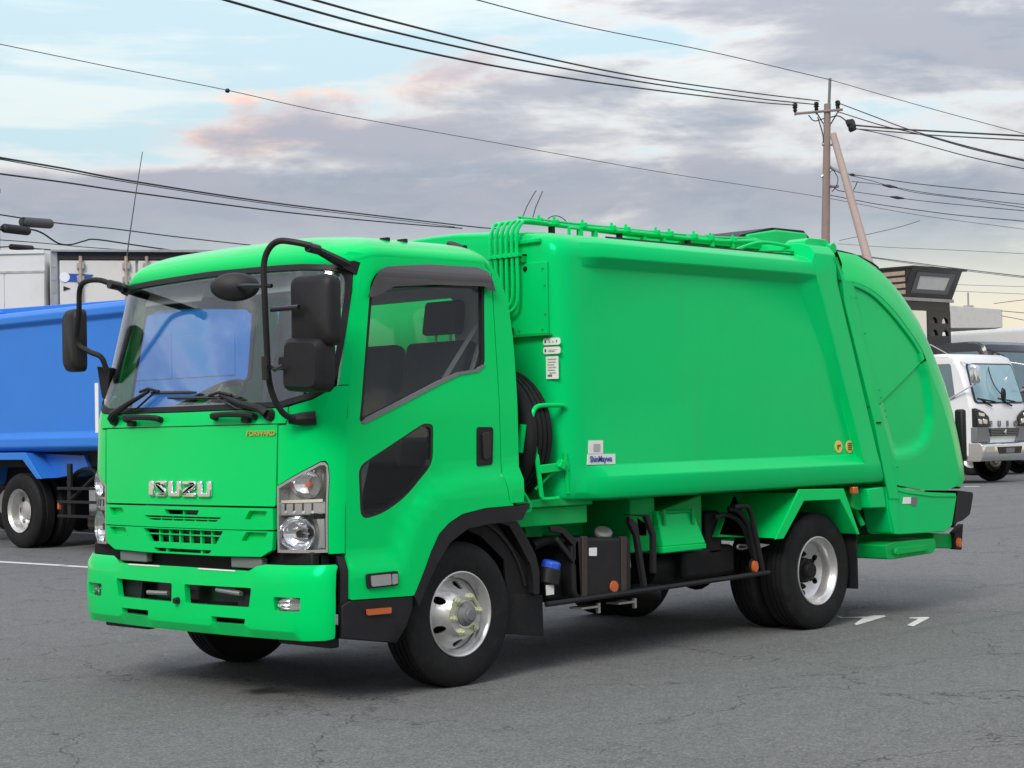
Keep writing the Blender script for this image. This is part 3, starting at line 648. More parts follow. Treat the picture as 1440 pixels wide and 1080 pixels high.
def seat(y, wd, head=True, m=SEAT):
    b = rp([(-.30, 1.22), (.17, 1.20), (.20, 1.36), (-.28, 1.38)], .05); s_ = MB().prism(b, y - wd / 2, y + wd / 2).build('seat', m, T, .03)
    bk = rp([(.10, 1.30), (.24, 1.30), (.36, 1.91), (.25, 1.94)], .05); MB().prism(bk, y - wd / 2, y + wd / 2).build('backrest', m, s_, .06, seg=5)
    if head:
        MB().prism(rp([(.255, 1.97), (.345, 1.97), (.375, 2.16), (.29, 2.17)], .03), y - .13, y + .13).build('headrest', m, s_, .055, seg=5)
        for k in (-.06, .06): MB().tube([(.30, y + k, 1.9), (.315, y + k, 2.0)], .008).build('headrest_post', STEEL, s_)
    return s_
s1 = seat(-.62, .50); s2 = seat(.60, .52); seat(-.05, .42, False)
MB().add([(.36, -.93, 2.12), (.36, -.97, 2.12), (.12, -.88, 1.42), (.12, -.92, 1.42)], [(0, 1, 3, 2)]).build('seat_belt', GREYP, s1)
MB().add([(.355, -.93, 2.12), (.355, -.97, 2.12), (-.16, -.90, 1.50), (-.16, -.95, 1.50)], [(0, 1, 3, 2)]).build('seat_belt', GREYP, s1)
MB().add([(.36, .93, 2.12), (.36, .97, 2.12), (.12, .88, 1.42), (.12, .92, 1.42)], [(0, 1, 3, 2)]).build('seat_belt', GREYP, s2)
# steering wheel, tilted
sw = Matrix.Rotation(R(-32), 3, 'Y')
c0 = Vector((-.50, .52, 1.62))
ring = [c0 + sw @ Vector((.21 * math.cos(a), .21 * math.sin(a), 0)) for a in [2 * math.pi * k / 32 for k in range(33)]]
stw = MB().tube(ring, .018, 8, False).build('steering_wheel', BLACKP, T)
MB().tube([c0, c0 + sw @ Vector((0, 0, -.25))], [.05, .035]).build('steering_column', GREYP, stw)
for a in (0.5, 2.64, 4.71): MB().tube([c0, c0 + sw @ Vector((.2 * math.cos(a), .2 * math.sin(a), 0))], .013, 6).build('spoke', GREYP, stw)
# sun visors and the grip bar on the far pillar
for y in (-.5, .5): MB().box((-.76, y, 2.235), (.012, .55, .12), Matrix.Rotation(.5, 3, 'Y')).build('sun_visor', TRIM, T, .004)
MB().tube(smooth([(-.78, .93, 2.2), (-.80, .90, 2.1), (-.88, .91, 1.85), (-.90, .93, 1.75)], 4), .014).build('grab_handle', BLACKP, T)
# ---- mirrors
def rbox(name, m, par, c, d, rad, rz=0.0, rx=0.0, taper=1.0):
    x, y, z = d; o = rp([(-y / 2, -z / 2), (y / 2, -z / 2), (y / 2, z / 2), (-y / 2, z / 2)], rad, 4)
    rows = []
    for k, dx in ((.80, -x / 2), (.95, -x / 2 + x * .18), (1.0, -x / 2 + x * .4), (1.0, x / 2)):
        rows.append([Matrix.Rotation(rz, 3, 'Z') @ (Matrix.Rotation(rx, 3, 'X') @ Vector((dx, a * k, b * k))) + Vector(c) for a, b in o])
    n = len(o); mb = MB().grid(rows, True); mb.f += [tuple(range(n - 1, -1, -1)), tuple(range(3 * n, 4 * n))]
    return mb.build(name, m, par, sharp=40)
for s in (1, -1):
    Y = -s
    E0 = (-1.13, Y * 1.19, 2.345) if s > 0 else [(-1.2, 0.471, 2.272)][0]
    arm = MB(); arm.tube([(-.69, Y * .985, 2.275), (-.80, Y * 1.0, 2.31), E0], [.032, .03, .019], 8)
    mr = arm.build('mirror_arm', BLACKP, T)
    MB().prism(rp([(-.72, 2.32), (-.60, 2.30), (-.62, 2.22), (-.68, 2.235), (-.80, 2.28)], .01), Y * .955, Y * 1.02).build('mirror_bracket', BLACKP, mr, .008)
    MB().tube([Vector(E0) + Vector((.03, 0, -.006)), Vector(E0) + Vector((-.04, .0, .004))], .026, 10).build('arm_clamp', BLACKG, mr)
    if s > 0:
        stay = smooth([(-1.16, -1.205, 2.355), (-1.215, -1.14, 2.375), (-1.25, -1.06, 2.385), (-1.27, -1.005, 2.35), (-1.28, -.975, 2.27), (-1.275, -.97, 2.1), (-1.25, -.95, 1.85), (-1.23, -.935, 1.70), (-1.20, -.935, 1.60), (-1.16, -.945, 1.53), (-1.11, -.95, 1.497), (-1.03, -.96, 1.487)], 5)
        MB().tube(stay, .0165, 10).build('mirror_stay', BLACKP, mr)
        MB().tube([(-1.10, -.925, 1.487), (-1.04, -.965, 1.487), (-.985, -1.01, 1.492)], [.024, .036, .038], 8).build('stay_foot', BLACKP, mr, .004)
        m1 = rbox('mirror_housing', BLACKP, mr, [(-1.14, -1.197, 2.029)][0], (.085, .265, .36), .05, R(14), 0)
        m2 = rbox('wide_angle_mirror', BLACKP, mr, [(-1.16, -1.158, 1.758)][0], (.13, .25, .275), .05, R(12), R(3))
        a1 = Vector([(-1.26, -1.006, 2.043)][0]); MB().tube([a1, a1 + Vector((.02, -.19, .0))], .014).build('mirror_link', BLACKG, mr)
        a2 = Vector([(-1.25, -0.974, 1.757)][0]); MB().tube([a2, a2 + Vector((-.02, -.06, -.02)), a2 + Vector((-.03, -.14, -.005))], .011).build('mirror_link', BLACKG, mr)
        MB().tube([a2 + Vector((-.02, .02, .05)), a2 + Vector((-.02, .02, -.07))], .02, 8).build('stay_clamp', BLACKG, mr)
        MB().box(Vector([(-1.2, -1.049, 1.769)][0]), (.04, .09, .07), Matrix.Rotation(R(12), 3, 'Z')).build('mirror_clamp', BLACKP, mr, .008)
        o = Vector([(-1.26, -0.704, 2.179)][0])
        MB().lathe([(0, .035), (.05, .03), (.09, .015), (.105, -.01), (.1, -.03), (0, -.035)], o, (-.72, -.70, .05), 28, (1.22, .72)).build('under_view_mirror', BLACKP, mr)
        MB().tube([o + Vector((-.02, -.05, .0)), Vector([(-1.27, -1.021, 2.161)][0])], .011).build('mirror_link', BLACKG, mr)
    else:
        stay = smooth([(-1.16, 1.20, 2.355), (-1.19, 1.20, 2.36), (-1.225, 1.20, 2.33), (-1.235, 1.20, 2.25), (-1.235, 1.20, 2.05), (-1.21, 1.17, 1.94), (-1.14, 1.12, 1.88), (-1.09, 1.09, 1.86), (-1.07, 1.07, 1.80)], 5)
        stay = smooth([(-1.2, 0.485, 2.273), (-1.22, 0.597, 2.308), (-1.22, 0.742, 2.31), (-1.2, 0.833, 2.268), (-1.18, 0.875, 2.139), (-1.16, 0.933, 1.977), (-1.12, 0.87, 1.917), (-1.08, 0.807, 1.882), (-1.05, 0.796, 1.807)], 5)
        MB().tube(stay, .016, 10).build('mirror_stay', BLACKP, mr)
        rbox('mirror_housing', BLACKP, mr, [(-1.1, 1.057, 1.989)][0], (.085, .175, .37), .05, R(-8), 0)
        fp = [(-1.0, 0.975, 1.836), (-1.0, 0.834, 1.822), (-0.98, 0.906, 1.636), (-0.98, 0.958, 1.646)]
        MB().add([Vector(p) for p in fp] + [Vector(p) + Vector((.06, .03, 0)) for p in fp], [(0, 1, 2, 3), (7, 6, 5, 4), (0, 4, 5, 1), (1, 5, 6, 2), (2, 6, 7, 3), (3, 7, 4, 0)]).build('stay_foot', BLACKP, mr, .006)
# ---- wipers and grab handles on the cowl
def onf(u, z, off): 
    p = Vector(CAB.pt(u, z)); return p + Vector((-off, 0, off * .25))
for u0, u1, z1, b0, b1 in ((-.86, -.42, 1.66, (-.42, 1.655), (.12, 1.645)), (.92, .42, 1.62, (-.20, 1.622), (.60, 1.605))):
    arm = MB(); arm.tube([onf(u0, 1.512, .03), onf(u0 * .9 + u1 * .1, 1.535, .045), onf((u0 + u1) / 2, (1.512 + z1) / 2, .05), onf(u1, z1, .035)], [.026, .022, .016, .009], 8)
    wa = arm.build('wiper', BLACKP, T)
    MB().lathe([(0, .03), (.028, .028), (.034, .0)], onf(u0, 1.512, .0), (-1, 0, .1), 16).build('wiper_pivot', BLACKP, wa)
    p0, p1 = onf(b0[0], b0[1], .018), onf(b1[0], b1[1], .018); n = 8
    MB().tube([p0.lerp(p1, k / n) + Vector((-.012 * math.sin(math.pi * k / n), 0, 0)) for k in range(n + 1)], [.006] + [.011] * (n - 1) + [.006], 6).build('wiper_blade', BLACKG, wa)
    MB().tube([onf(u1 - .12, z1 + .0, .032), onf(u1, z1 + .012, .042), onf(u1 + .12, z1 - .004, .032)], .009, 6).build('blade_holder', BLACKP, wa)
    for d in (0.10,): MB().tube([onf(u0 * .97, 1.522, .03), onf((u0 + u1) / 2 + (.10 if u0 < 0 else -.06), (1.512 + z1) / 2 - .02, .03), onf(u1 + (.06 if u0 < 0 else -.06), z1 - .008, .03)], .006, 6).build('wiper_link', BLACKG, wa)
for a, b in ((-.675, -.26), (.366, .775)):
    p = [onf(a, 1.505, .0), onf(a + .02, 1.508, .04), onf((a + b) / 2, 1.510, .052), onf(b - .02, 1.506, .04), onf(b, 1.503, .0)]
    h = MB().tube(smooth(p, 3), .017, 8).build('grab_handle', BLACKP, T)
    MB().box(onf(a + .06 if a < 0 else b - .08, 1.487, .012), (.03, .06, .03)).build('handle_base', BLACKP, h, .006)
# ---- wheels
def tyre(x, y0, w, R_, par, flat=.008):
    """y0: outer face (towards -1 side sign handled by w)"""
    s = 1 if w > 0 else -1; a = abs(w)
    pr = [(.222, .018), (.236, .010), (.262, .001), (.315, -.006), (.350, -.002), (.372, .006), (.388, .016), (.398, .026), (R_ - .001, .040)]
    gro = []
    for c in (.075, a / 2, a - .075): gro += [(R_, c - .007), (R_ - .011, c - .005), (R_ - .011, c + .005), (R_, c + .007)]
    pr2 = pr + gro + [(r, a - h) for r, h in reversed(pr)]
    m = MB().lathe(pr2, (x, y0, R_), (0, s, 0), 64)
    m.v = [(vx, vy, max(vz, .0) if vz > flat else flat * .3) for vx, vy, vz in m.v]
    t_ = m.build('tyre', RUBBER, par, sharp=28)
    k = MB()   # shoulder sipes
    for i in range(60):
        an = 2 * math.pi * i / 60
        for hh in (.022, a - .022):
            k.box((x + (R_ - .006) * math.cos(an), y0 + s * hh, R_ + (R_ - .006) * math.sin(an)), (.014, .03, .010), Matrix.Rotation(-an, 3, 'Y'))
    return t_
def disc(x, yf, s, prof, holes, par, nm, m, rimw):
    """pressed wheel disc with hand holes; prof(r) is depth behind the flange plane"""
    fn = lambda a, b: (x + a, yf * s * -1 + 0, b)
def wheel(x, y, s, rear, par, steer=0.0):
    """y: flange plane of the rim as a positive distance from the centre line; s +1 left, -1 right"""
    Y = lambda d: -s * (y - d)          # d metres inboard of the flange plane
    RR_ = .400
    if not rear: dep = [(.036, -.035), (.118, -.035), (.128, -.020), (.165, .040), (.188, .060), (.199, .062)]
    else: dep = [(.060, .135), (.125, .135), (.150, .125), (.175, .120), (.190, .105), (.199, .10)]
    def dpt(r):
        return tab(dep, r)
    def fn(a, b): return (x + a, Y(dpt(math.hypot(a, b))), RR_ + b)
    hr = .160 if not rear else .158
    holes = [circle((hr * math.cos(k * math.pi / 3 + .5), hr * math.sin(k * math.pi / 3 + .5)), .023, 14) for k in range(6)]
    wh = panel('wheel', SILVER, par, circle((0, 0), .198, 48), fn, holes + [circle((0, 0), dep[0][0], 20)], t=.010, res=.022, ref=(x, 0, RR_), sharp=40)
    rim = MB().lathe([(.198, .10 if rear else .058), (.199, .04), (.207, .028), (.216, .018), (.220, .004), (.230, -.004), (.236, -.002), (.237, .008), (.228, .016), (.222, .05), (.21, .08), (.21, .16)], (x, -s * y, RR_), (0, s, 0), 64)
    rim.build('rim', SILVER, wh, sharp=40)
    MB().lathe([(.0, .135 if not rear else .165), (.205, .135 if not rear else .165), (.206, .19)], (x, -s * y, RR_), (0, s, 0), 32).build('brake_drum', DARK, wh)
    # hub and nuts
    if not rear:
        MB().lathe([(.0, -.088), (.030, -.086), (.034, -.078), (.046, -.074), (.052, -.055), (.064, -.045), (.066, -.02)], (x, -s * y, RR_), (0, s, 0), 32).build('hub', GREYP, wh)
        MB().lathe([(.066, -.040), (.076, -.041), (.078, -.036), (.116, -.036), (.117, -.030)], (x, -s * y, RR_), (0, s, 0), 32).build('nut_ring', SILVER, wh)
    else:
        MB().lathe([(.0, .045), (.050, .047), (.060, .06), (.064, .09), (.085, .10), (.088, .13)], (x, -s * y, RR_), (0, s, 0), 32).build('hub', DARK, wh)
    nr = .100 if not rear else .112
    for k in range(6):
        an = k * math.pi / 3 + (.0 if not rear else .3) + .16; c = (x + nr * math.cos(an), Y(dep[1][1]), RR_ + nr * math.sin(an))
        n = MB().lathe([(.0, -.034), (.010, -.033), (.012, -.022), (.019, -.020), (.019, -.006), (.025, -.004), (.025, .0)], c, (0, s, 0), 6)
        n.build('wheel_nut', NUT if not rear else DARK, wh)
    if not rear:
        for k in range(3):
            an = k * 2 * math.pi / 3 + .16 + math.pi / 6
            MB().box((x + .100 * math.cos(an), Y(-.040), RR_ + .100 * math.sin(an)), (.024, .006, .075), Matrix.Rotation(-an, 3, 'Y')).build('nut_marker', NUT, wh)
    tyre(x, -s * (y + .006), s * .226, RR_, wh)
    if rear:
        tyre(x, -s * (y + .006 - .262), s * .226, RR_, wh)
        MB().lathe([(.237, .0), (.222, .02), (.205, .05), (.205, .2)], (x, -s * (y - .262), RR_), (0, s, 0), 40).build('inner_rim', STEEL, wh)
    return wh
WB = 3.447
for s in (1, -1):
    wheel(0, 1.040, s, False, T); wheel(WB, 1.023, s, True, T)
MB().tube([(0, -.85, .39), (0, .85, .39)], .05, 10).build('front_axle', DARK, T)
ra = MB().tube([(WB, -.8, .40), (WB, .8, .40)], .075, 12).build('rear_axle', DARK, T)
MB().lathe([(0, -.2), (.14, -.16), (.2, 0), (.14, .16), (0, .2)], (WB, .05, .42), (1, 0, 0), 20).build('differential', DARK, ra)
# ---- chassis
for s in (1, -1):
    MB().bx(-.95, 4.6, -s * .42 - .035, -s * .42 + .035, .62, .86).build('chassis_rail', DARK, T, .006)
    MB().tube(smooth([(WB - .65, -s * .5, .62), (WB - .3, -s * .5, .50), (WB, -s * .5, .47), (WB + .3, -s * .5, .50), (WB + .65, -s * .5, .62)], 4), .04, 6).build('leaf_spring', DARK, T)
MB().bx(-.75, .9, -.40, .40, .55, .97).build('engine', DARK, T, .03)
MB().tube([(.9, 0, .62), (WB, 0, .45)], .05, 12).build('propeller_shaft', DARK, T)
MB().bx(1.3, 2.5, -.2, .34, .42, .66).build('gearbox_and_silencer', DARK, T, .06)
MB().tube([(2.05, .75, .52), (2.9, .75, .52)], .16, 18).build('air_tank', DARK, T)
MB().bx(1.15, 1.9, .60, 1.0, .40, .80).build('battery_box', DARK, T, .02)


# ------------------------------------------------------------------ compactor body
FULL = [(.60, .985), (.95, .975), (1.06, .978), (1.105, .992), (1.125, 1.03), (1.125, 1.122), (1.06, 1.19), (1.06, 1.6), (1.06, 2.0), (1.06, 2.37), (1.12, 2.43), (1.12, 2.475), (1.105, 2.515), (1.06, 2.548), (.97, 2.57), (.85, 2.585), (.5, 2.612), (.2, 2.625), (0, 2.628)]
FLUSH = [(.60, .985), (.93, .975), (1.00, .978), (1.04, .995), (1.06, 1.03), (1.06, 1.122), (1.06, 1.19), (1.06, 1.6), (1.06, 2.0), (1.06, 2.37), (1.06, 2.43), (1.055, 2.475), (1.035, 2.52), (1.0, 2.55), (.93, 2.575), (.83, 2.592), (.5, 2.625), (.2, 2.645), (0, 2.648)]
FRAME_P = [(.60, .985), (.95, .975), (1.06, .978), (1.105, .992), (1.125, 1.03), (1.125, 1.122), (1.12, 1.19), (1.12, 1.6), (1.12, 2.0), (1.12, 2.37), (1.12, 2.43), (1.12, 2.50), (1.11, 2.58), (1.07, 2.63), (1.0, 2.655), (.85, 2.665), (.5, 2.67), (.2, 2.67), (0, 2.67)]
def slant(p0, p1): return lambda z: p0[0] + (p1[0] - p0[0]) * (min(max(z, .9), 2.5) - p0[1]) / (p1[1] - p0[1])
lfr = slant((3.379, 2.414), (3.977, .954)); lp0 = slant((3.235, 2.35), (3.874, 1.318))
def lpan(z): return min(lp0(z), lfr(z) - .012)
lsh0 = slant((3.585, 2.50), (4.20, .873))
def lsh(z): return lsh0(min(z, 2.40))
def station(x, prof, ins=0.0):
    return [((x(z) if callable(x) else x), y - ins * (1 if y > .9 else y / .9), z - (ins * .22 if z > 2.3 else (-ins * .15 if z < 1.1 else 0))) for y, z in prof]
rows = [station(.84, FLUSH, .13), station(.846, FLUSH, .095), station(.865, FLUSH, .055), station(.90, FLUSH, .025), station(.95, FLUSH, .006), station(1.04, FLUSH), station(1.17, FULL), station(2.2, FULL),
        station(lpan, FULL)]
mixp = [(a[0] if not (1.15 < a[1] < 2.40) else b[0], a[1]) for a, b in zip(FULL, FRAME_P)]
rows += [station(lfr, mixp), station(lambda z: lfr(z) + .03, FRAME_P), station(lsh, FRAME_P)]
L = [[(x, -y, z) for x, y, z in r] for r in rows]
whole = [l + [(x, -y, z) for x, y, z in reversed(l)][1:] for l in L]
mb = MB().grid(whole, False); n = len(whole[0])
mb.f.append(tuple(range(n - 1, -1, -1))); mb.f.append(tuple(range((len(whole) - 1) * n, len(whole) * n)))
for i in range(len(whole) - 1): mb.f.append((i * n, (i + 1) * n, (i + 2) * n - 1, (i + 1) * n - 1))
BODY = mb.build('compactor_body', GREENB, T, bevel=.007, sharp=30)
MB().prism([(.96, 2.575), (.955, 2.590), (.925, 2.590), (.92, 2.575)], 1.45, 3.40, 'x').build('roof_seam_strip', BLACKG, BODY)
V2 = MB().prism([(-.96, 2.562), (-.96, 2.582), (-.935, 2.586), (-.935, 2.566)], 1.40, 3.41, 'x').build('roof_seam_strip', BLACKG, BODY)
# front bulkhead fittings: door plate, labels, pressed ridge
pl = MB().bx(.826, .842, -1.0 + .03, -.55, 1.975, 2.40).build('access_plate', GREENB, BODY, .004)
for y, z in ((-.94, 2.36), (-.955, 2.26), (-.955, 2.09), (-.93, 2.0), (-.74, 2.36), (-.74, 2.0)): MB().lathe([(0, .006), (.006, .006), (.008, 0)], (.826, y, z), (-1, 0, 0), 8).build('bolt', GREEN2, pl)
MB().lathe([(0, .03), (.012, .026), (.02, .0)], (.84, -.80, 2.37), (-1, 0, -.2), 10).build('latch', DARK, BODY)
MB().bx(.80, .842, -.99, -.50, 1.962, 1.974).build('plate_ledge', GREEN2, BODY)
MB().bx(.815, .845, -.92, -.66, 2.515, 2.545).build('pressed_ridge', GREENB, BODY, .008)
FAINT = mat('faded_ink', (.42, .39, .38), .6)
def label_plate(name, y0, y1, z0, z1, bars, rad=.004):
    o = panel(name, WHITE, BODY, rp([(y0, z0), (y1, z0), (y1, z1), (y0, z1)], rad), lambda y, z: (.838 if y > -.95 else .838 + (.95 + y) ** 2 * 2, y, z), t=.004, ref=(2, 0, z0), res=.2, off=.006)
    for (a, b, c, d, m) in bars:
        panel('print', m, o, [(y0 + (y1 - y0) * a, z0 + (z1 - z0) * c), (y0 + (y1 - y0) * b, z0 + (z1 - z0) * c), (y0 + (y1 - y0) * b, z0 + (z1 - z0) * d), (y0 + (y1 - y0) * a, z0 + (z1 - z0) * d)], lambda y, z: (.838 if y > -.95 else .838 + (.95 + y) ** 2 * 2, y, z), t=.002, ref=(2, 0, z0), res=.2, off=.0075)
    return o
label_plate('label', -.875, -.775, 1.98, 2.018, [(.95, .55, .6, .9, INKR), (.9, .1, .35, .45, INK), (.9, .2, .15, .25, INK)])
label_plate('label', -1.045, -.925, 1.905, 1.947, [(.9, .80, .3, .7, INK), (.62, .56, .35, .6, FAINT), (.42, .37, .35, .6, FAINT), (.22, .16, .35, .65, GREYP)], .018)
label_plate('label', -1.045, -.925, 1.852, 1.894, [(.9, .80, .3, .7, INK), (.66, .2, .56, .62, FAINT), (.66, .3, .36, .42, FAINT)], .018)
label_plate('label', -1.03, -.945, 1.705, 1.838, [(.85, .15, .86, .90, FAINT), (.8, .2, .74, .77, FAINT), (.85, .3, .62, .65, FAINT), (.8, .15, .5, .53, FAINT), (.85, .25, .38, .41, FAINT), (.7, .2, .26, .29, FAINT), (.85, .5, .12, .2, GREYP)])
# stickers on the flank
def plate_on_side(name, m, poly, y=-1.062, t=.004, par=BODY, off=.003): return panel(name, m, par, poly, lambda x, z: (x, y, z), t=t, ref=(2, 0, 1.4), res=.3, off=off)
pa = plate_on_side('label', WHITE, [(1.064, 1.338), (1.191, 1.336), (1.189, 1.256), (1.057, 1.259)])
plate_on_side('print', FAINT, [(1.103, 1.317), (1.16, 1.316), (1.158, 1.273), (1.101, 1.274)], -1.066, .002, pa)
pb = plate_on_side('maker_plate', WHITE, [(1.051, 1.256), (1.3, 1.253), (1.298, 1.192), (1.044, 1.194)])
c_ = (1.165, 1.225)
text('maker_lettering', 'ShinMaywa', .052, frame((c_[0], -1.069, c_[1]), (1, 0, 0), (0, 0, 1)), INKB, pb, .002, .0005, .86)
for k, (cx, cz) in enumerate([(3.675, 1.248), (3.809, 1.245)]):
    st = plate_on_side('round_sticker', YELLOW, circle((cx, cz), .044, 22, .043))
    if k == 0: plate_on_side('print', INK, [(cx - .022, cz), (cx + .02, cz + .004), (cx + .02, cz + .014), (cx - .018, cz + .012)], -1.0665, .002, st); plate_on_side('print', INK, [(cx - .018, cz - .02), (cx - .008, cz - .02), (cx - .008, cz), (cx - .018, cz)], -1.0665, .002, st)
    else:
        for j in range(4): plate_on_side('print', BROWN, [(cx - .024, cz - .022 + j * .014), (cx + .024, cz - .022 + j * .014), (cx + .024, cz - .016 + j * .014), (cx - .024, cz - .016 + j * .014)], -1.0665, .002, st)
# ---- hydraulic pipes: down the bulkhead, over the roof
ys_ = (-.555, -.60, -.645, -.690, -.735, -.775)
for k, y in enumerate(ys_):
    zb = 2.18 - .02 * (k % 3); top = 2.625 + .006 * (k % 2)
    lo = [(.78, y + .12, zb - .03), (.78, y + .05, zb - .02), (.78, y, zb + .05)] if k >= 4 else [(.78, y, 1.9)]
    p = smooth(lo + [(.78, y, 2.5), (.782, y, 2.56), (.80, y - .0, 2.615), (.86, y + .02, 2.66), (.95, -.66 + .012 * (k - 2.5), 2.672), (1.15, -.66 + .010 * (k - 2.5), 2.672)], 4)
    MB().tube(p, .0115, 8).build('hydraulic_pipe', GREENB, T)
pc = MB().bx(.765, .845, -.80, -.53, 2.44, 2.462).build('pipe_clamp', GREENB, T, .004)
for y in ys_: MB().lathe([(0, .016), (.014, .014), (.016, -.014), (0, -.016)], (.772, y, 2.452), (0, 0, 1), 10).build('clamp_nut', GREENB, pc)
MB().prism([(-.80, 2.455), (-.72, 2.455), (-.80, 2.405)], .80, .842, 'x').build('clamp_bracket', GREEN2, pc)
zz_ = [(.95, 2.675), (1.4, 2.674), (2.05, 2.668), (2.8, 2.668), (3.35, 2.70)]
for k, (dy, dz, r_) in enumerate(((0, 0, .015), (.028, .004, .013), (.055, .0, .014), (.028, .024, .009))):
    p = smooth([(x, -.665 + dy + .006 * math.sin(x * 5 + k), z + dz + .005 * math.sin(x * 3.3 + k * 2)) for x, z in zz_], 8)
    MB().tube(p, r_, 8).build('roof_pipe', GREENB, T)
for k, x in enumerate((1.10, 1.24, 1.50, 1.78, 1.92, 2.22, 2.36, 2.62, 2.80, 3.05)):
    MB().box((x, -.64, 2.685), (.028, .10, .034)).build('pipe_saddle', GREENB, T, .004)
    MB().lathe([(.0, .022), (.009, .020), (.011, .0)], (x, -.66, 2.70), (0, 0, 1), 6).build('bolt', GREENB, T)
for k, x in enumerate((1.22, 1.48, 1.62, 1.86, 2.1, 2.3, 2.56, 2.82, 3.05)):
    MB().box((x, -.655, 2.635), (.028, .035, .07)).build('pipe_stand', GREENB if k % 3 else DARK, T, .003)
MB().tube(smooth([(1.33, -.70, 2.60), (1.33, -.70, 2.645), (1.335, -.70, 2.655), (1.42, -.70, 2.655), (1.43, -.70, 2.645), (1.43, -.70, 2.60)], 3), .010, 8).build('lifting_eye', GREENB, T)
# folded cover plates and hose guard near the tailgate
hc = MB().prism([(-.66, 2.64), (-.66, 2.69), (-.30, 2.73), (.30, 2.73), (.66, 2.69), (.66, 2.64)], 2.55, 3.40, 'x').build('roof_cover', GREENB, T, .008)
MB().prism([(3.28, 2.66), (3.28, 2.745), (3.62, 2.80), (3.99, 2.80), (4.03, 2.70), (3.95, 2.62)], -.62, .62).build('tailgate_top_cover', GREENB, T, .012)
MB().prism(rp([(3.10, 2.69), (3.24, 2.745), (3.60, 2.815), (3.98, 2.818), (4.16, 2.70), (4.14, 2.69), (3.97, 2.803), (3.60, 2.803), (3.24, 2.735)], .004), -.60, .60).build('rubber_apron', BLACKP, T)
for s in (1, -1):
    MB().prism(rp([(3.46, 2.62), (3.46, 2.68), (3.52, 2.705), (3.72, 2.705), (3.84, 2.64), (3.86, 2.58), (3.6, 2.58)], .02), -s * .80, -s * .97).build('hinge_block', GREENB, T, .01)
    MB().tube([(3.74, -s * .78, 2.64), (3.74, -s * 1.02, 2.64)], .036, 16).build('hinge_pin', GREENB, T)
MB().tube(smooth([(2.9, -.80, 2.60), (3.1, -.82, 2.655), (3.25, -.85, 2.66), (3.40, -.93, 2.63), (3.45, -.96, 2.60)], 5), .012, 8).build('hydraulic_hose', GREENB, T)
MB().tube(smooth([(3.02, -.86, 2.585), (3.18, -.88, 2.60), (3.35, -.95, 2.60), (3.42, -1.0, 2.57)], 5), .007, 6).build('hydraulic_hose', GREEN2, T)
MB().tube(smooth([(3.84, -.95, 2.64), (4.02, -1.0, 2.61), (4.2, -1.02, 2.565), (4.3, -1.02, 2.53)], 5), .008, 6).build('rear_cable', BLACKP, T)
# ---- tailgate
SIL = [(3.769, 2.619), (4.009, 2.605), (4.172, 2.559), (4.32, 2.501), (4.453, 2.429), (4.587, 2.344), (4.705, 2.25), (4.824, 2.143), (4.909, 2.046), (4.993, 1.936), (5.079, 1.817), (5.164, 1.686), (5.218, 1.579), (5.258, 1.491), (5.307, 1.35), (5.346, 1.217), (5.384, 1.079), (5.401, 0.96), (5.329, 0.894)]
KRE = [(3.673, 2.406), (3.8, 2.403), (3.928, 2.387), (4.041, 2.361), (4.165, 2.314), (4.269, 2.259), (4.395, 2.186), (4.501, 2.107), (4.608, 2.025), (4.703, 1.946), (4.802, 1.805), (4.889, 1.663), (4.963, 1.558), (5.01, 1.472), (5.076, 1.337), (5.125, 1.211), (5.167, 1.084), (5.18, 0.987), (5.14, 0.921)]
SHUT = [(3.595, 2.566), (3.689, 2.419), (3.715, 2.286), (3.8, 2.055), (4.002, 1.497), (4.209, 0.964)]
rows = [[(x, -1.03, z) for x, z in SIL], [(x, 1.03, z) for x, z in SIL]]
tg = MB(); nS = len(SIL)
k4 = [[(x, -1.118, z) for x, z in KRE], [(x + (a - x) * .55, -1.095, z + (b - z) * .55) for (x, z), (a, b) in zip(KRE, SIL)], [(x, -1.03, z) for x, z in SIL], [(x, -.5, z + .004) for x, z in SIL], [(x, .5, z + .004) for x, z in SIL], [(x, 1.03, z) for x, z in SIL],
      [(x + (a - x) * .55, 1.095, z + (b - z) * .55) for (x, z), (a, b) in zip(KRE, SIL)], [(x, 1.118, z) for x, z in KRE]]
tg.grid(k4, False)
TG = tg.build('tailgate', GREEN, T, sharp=24)
RUIN = [(3.824, 2.385), (3.958, 2.365), (4.062, 2.338), (4.173, 2.293), (4.284, 2.234), (4.403, 2.16), (4.523, 2.08), (4.63, 2.001), (4.718, 1.928), (4.74, 1.859), (4.131, 1.535), (3.954, 1.969)]
ARCHP = [(4.698, 1.845), (4.68, 1.913), (4.586, 1.996), (4.485, 2.069), (4.372, 2.148), (4.254, 2.22), (4.143, 2.28), (4.036, 2.324), (3.93, 2.352), (3.84, 2.37), (3.964, 1.969), (4.153, 1.555)]
RL = [(4.059, 1.679), (4.617, 1.982), (4.793, 1.758), (4.835, 1.587), (4.849, 1.435), (4.792, 1.312), (4.71, 1.229), (4.578, 1.179), (4.421, 1.157), (4.299, 1.156), (4.255, 1.238)]
def tside(s):
    def f(x, z):
        p = (x, z); y = 1.118
        if inside(p, RL): y -= .030 * sm(segd(p, RL) / .075)
        return (x, -s * y, z)
    return f
seam_hi = [(4.745, 1.869), (4.095, 1.524)]; seam_lo = [(4.1, 1.517), (4.762, 1.858)]
def upto(P, z0, hi=True): return [p for p in P if (p[1] > z0) == hi]
upp = SHUT[:5] + [seam_hi[1]] 
up_poly = SHUT[:4] + [(3.996, 1.522), seam_hi[1]] + list(reversed(ARCHP)) + [seam_hi[0]] + list(reversed([k for k in KRE if k[1] > seam_hi[0][1] + .02]))
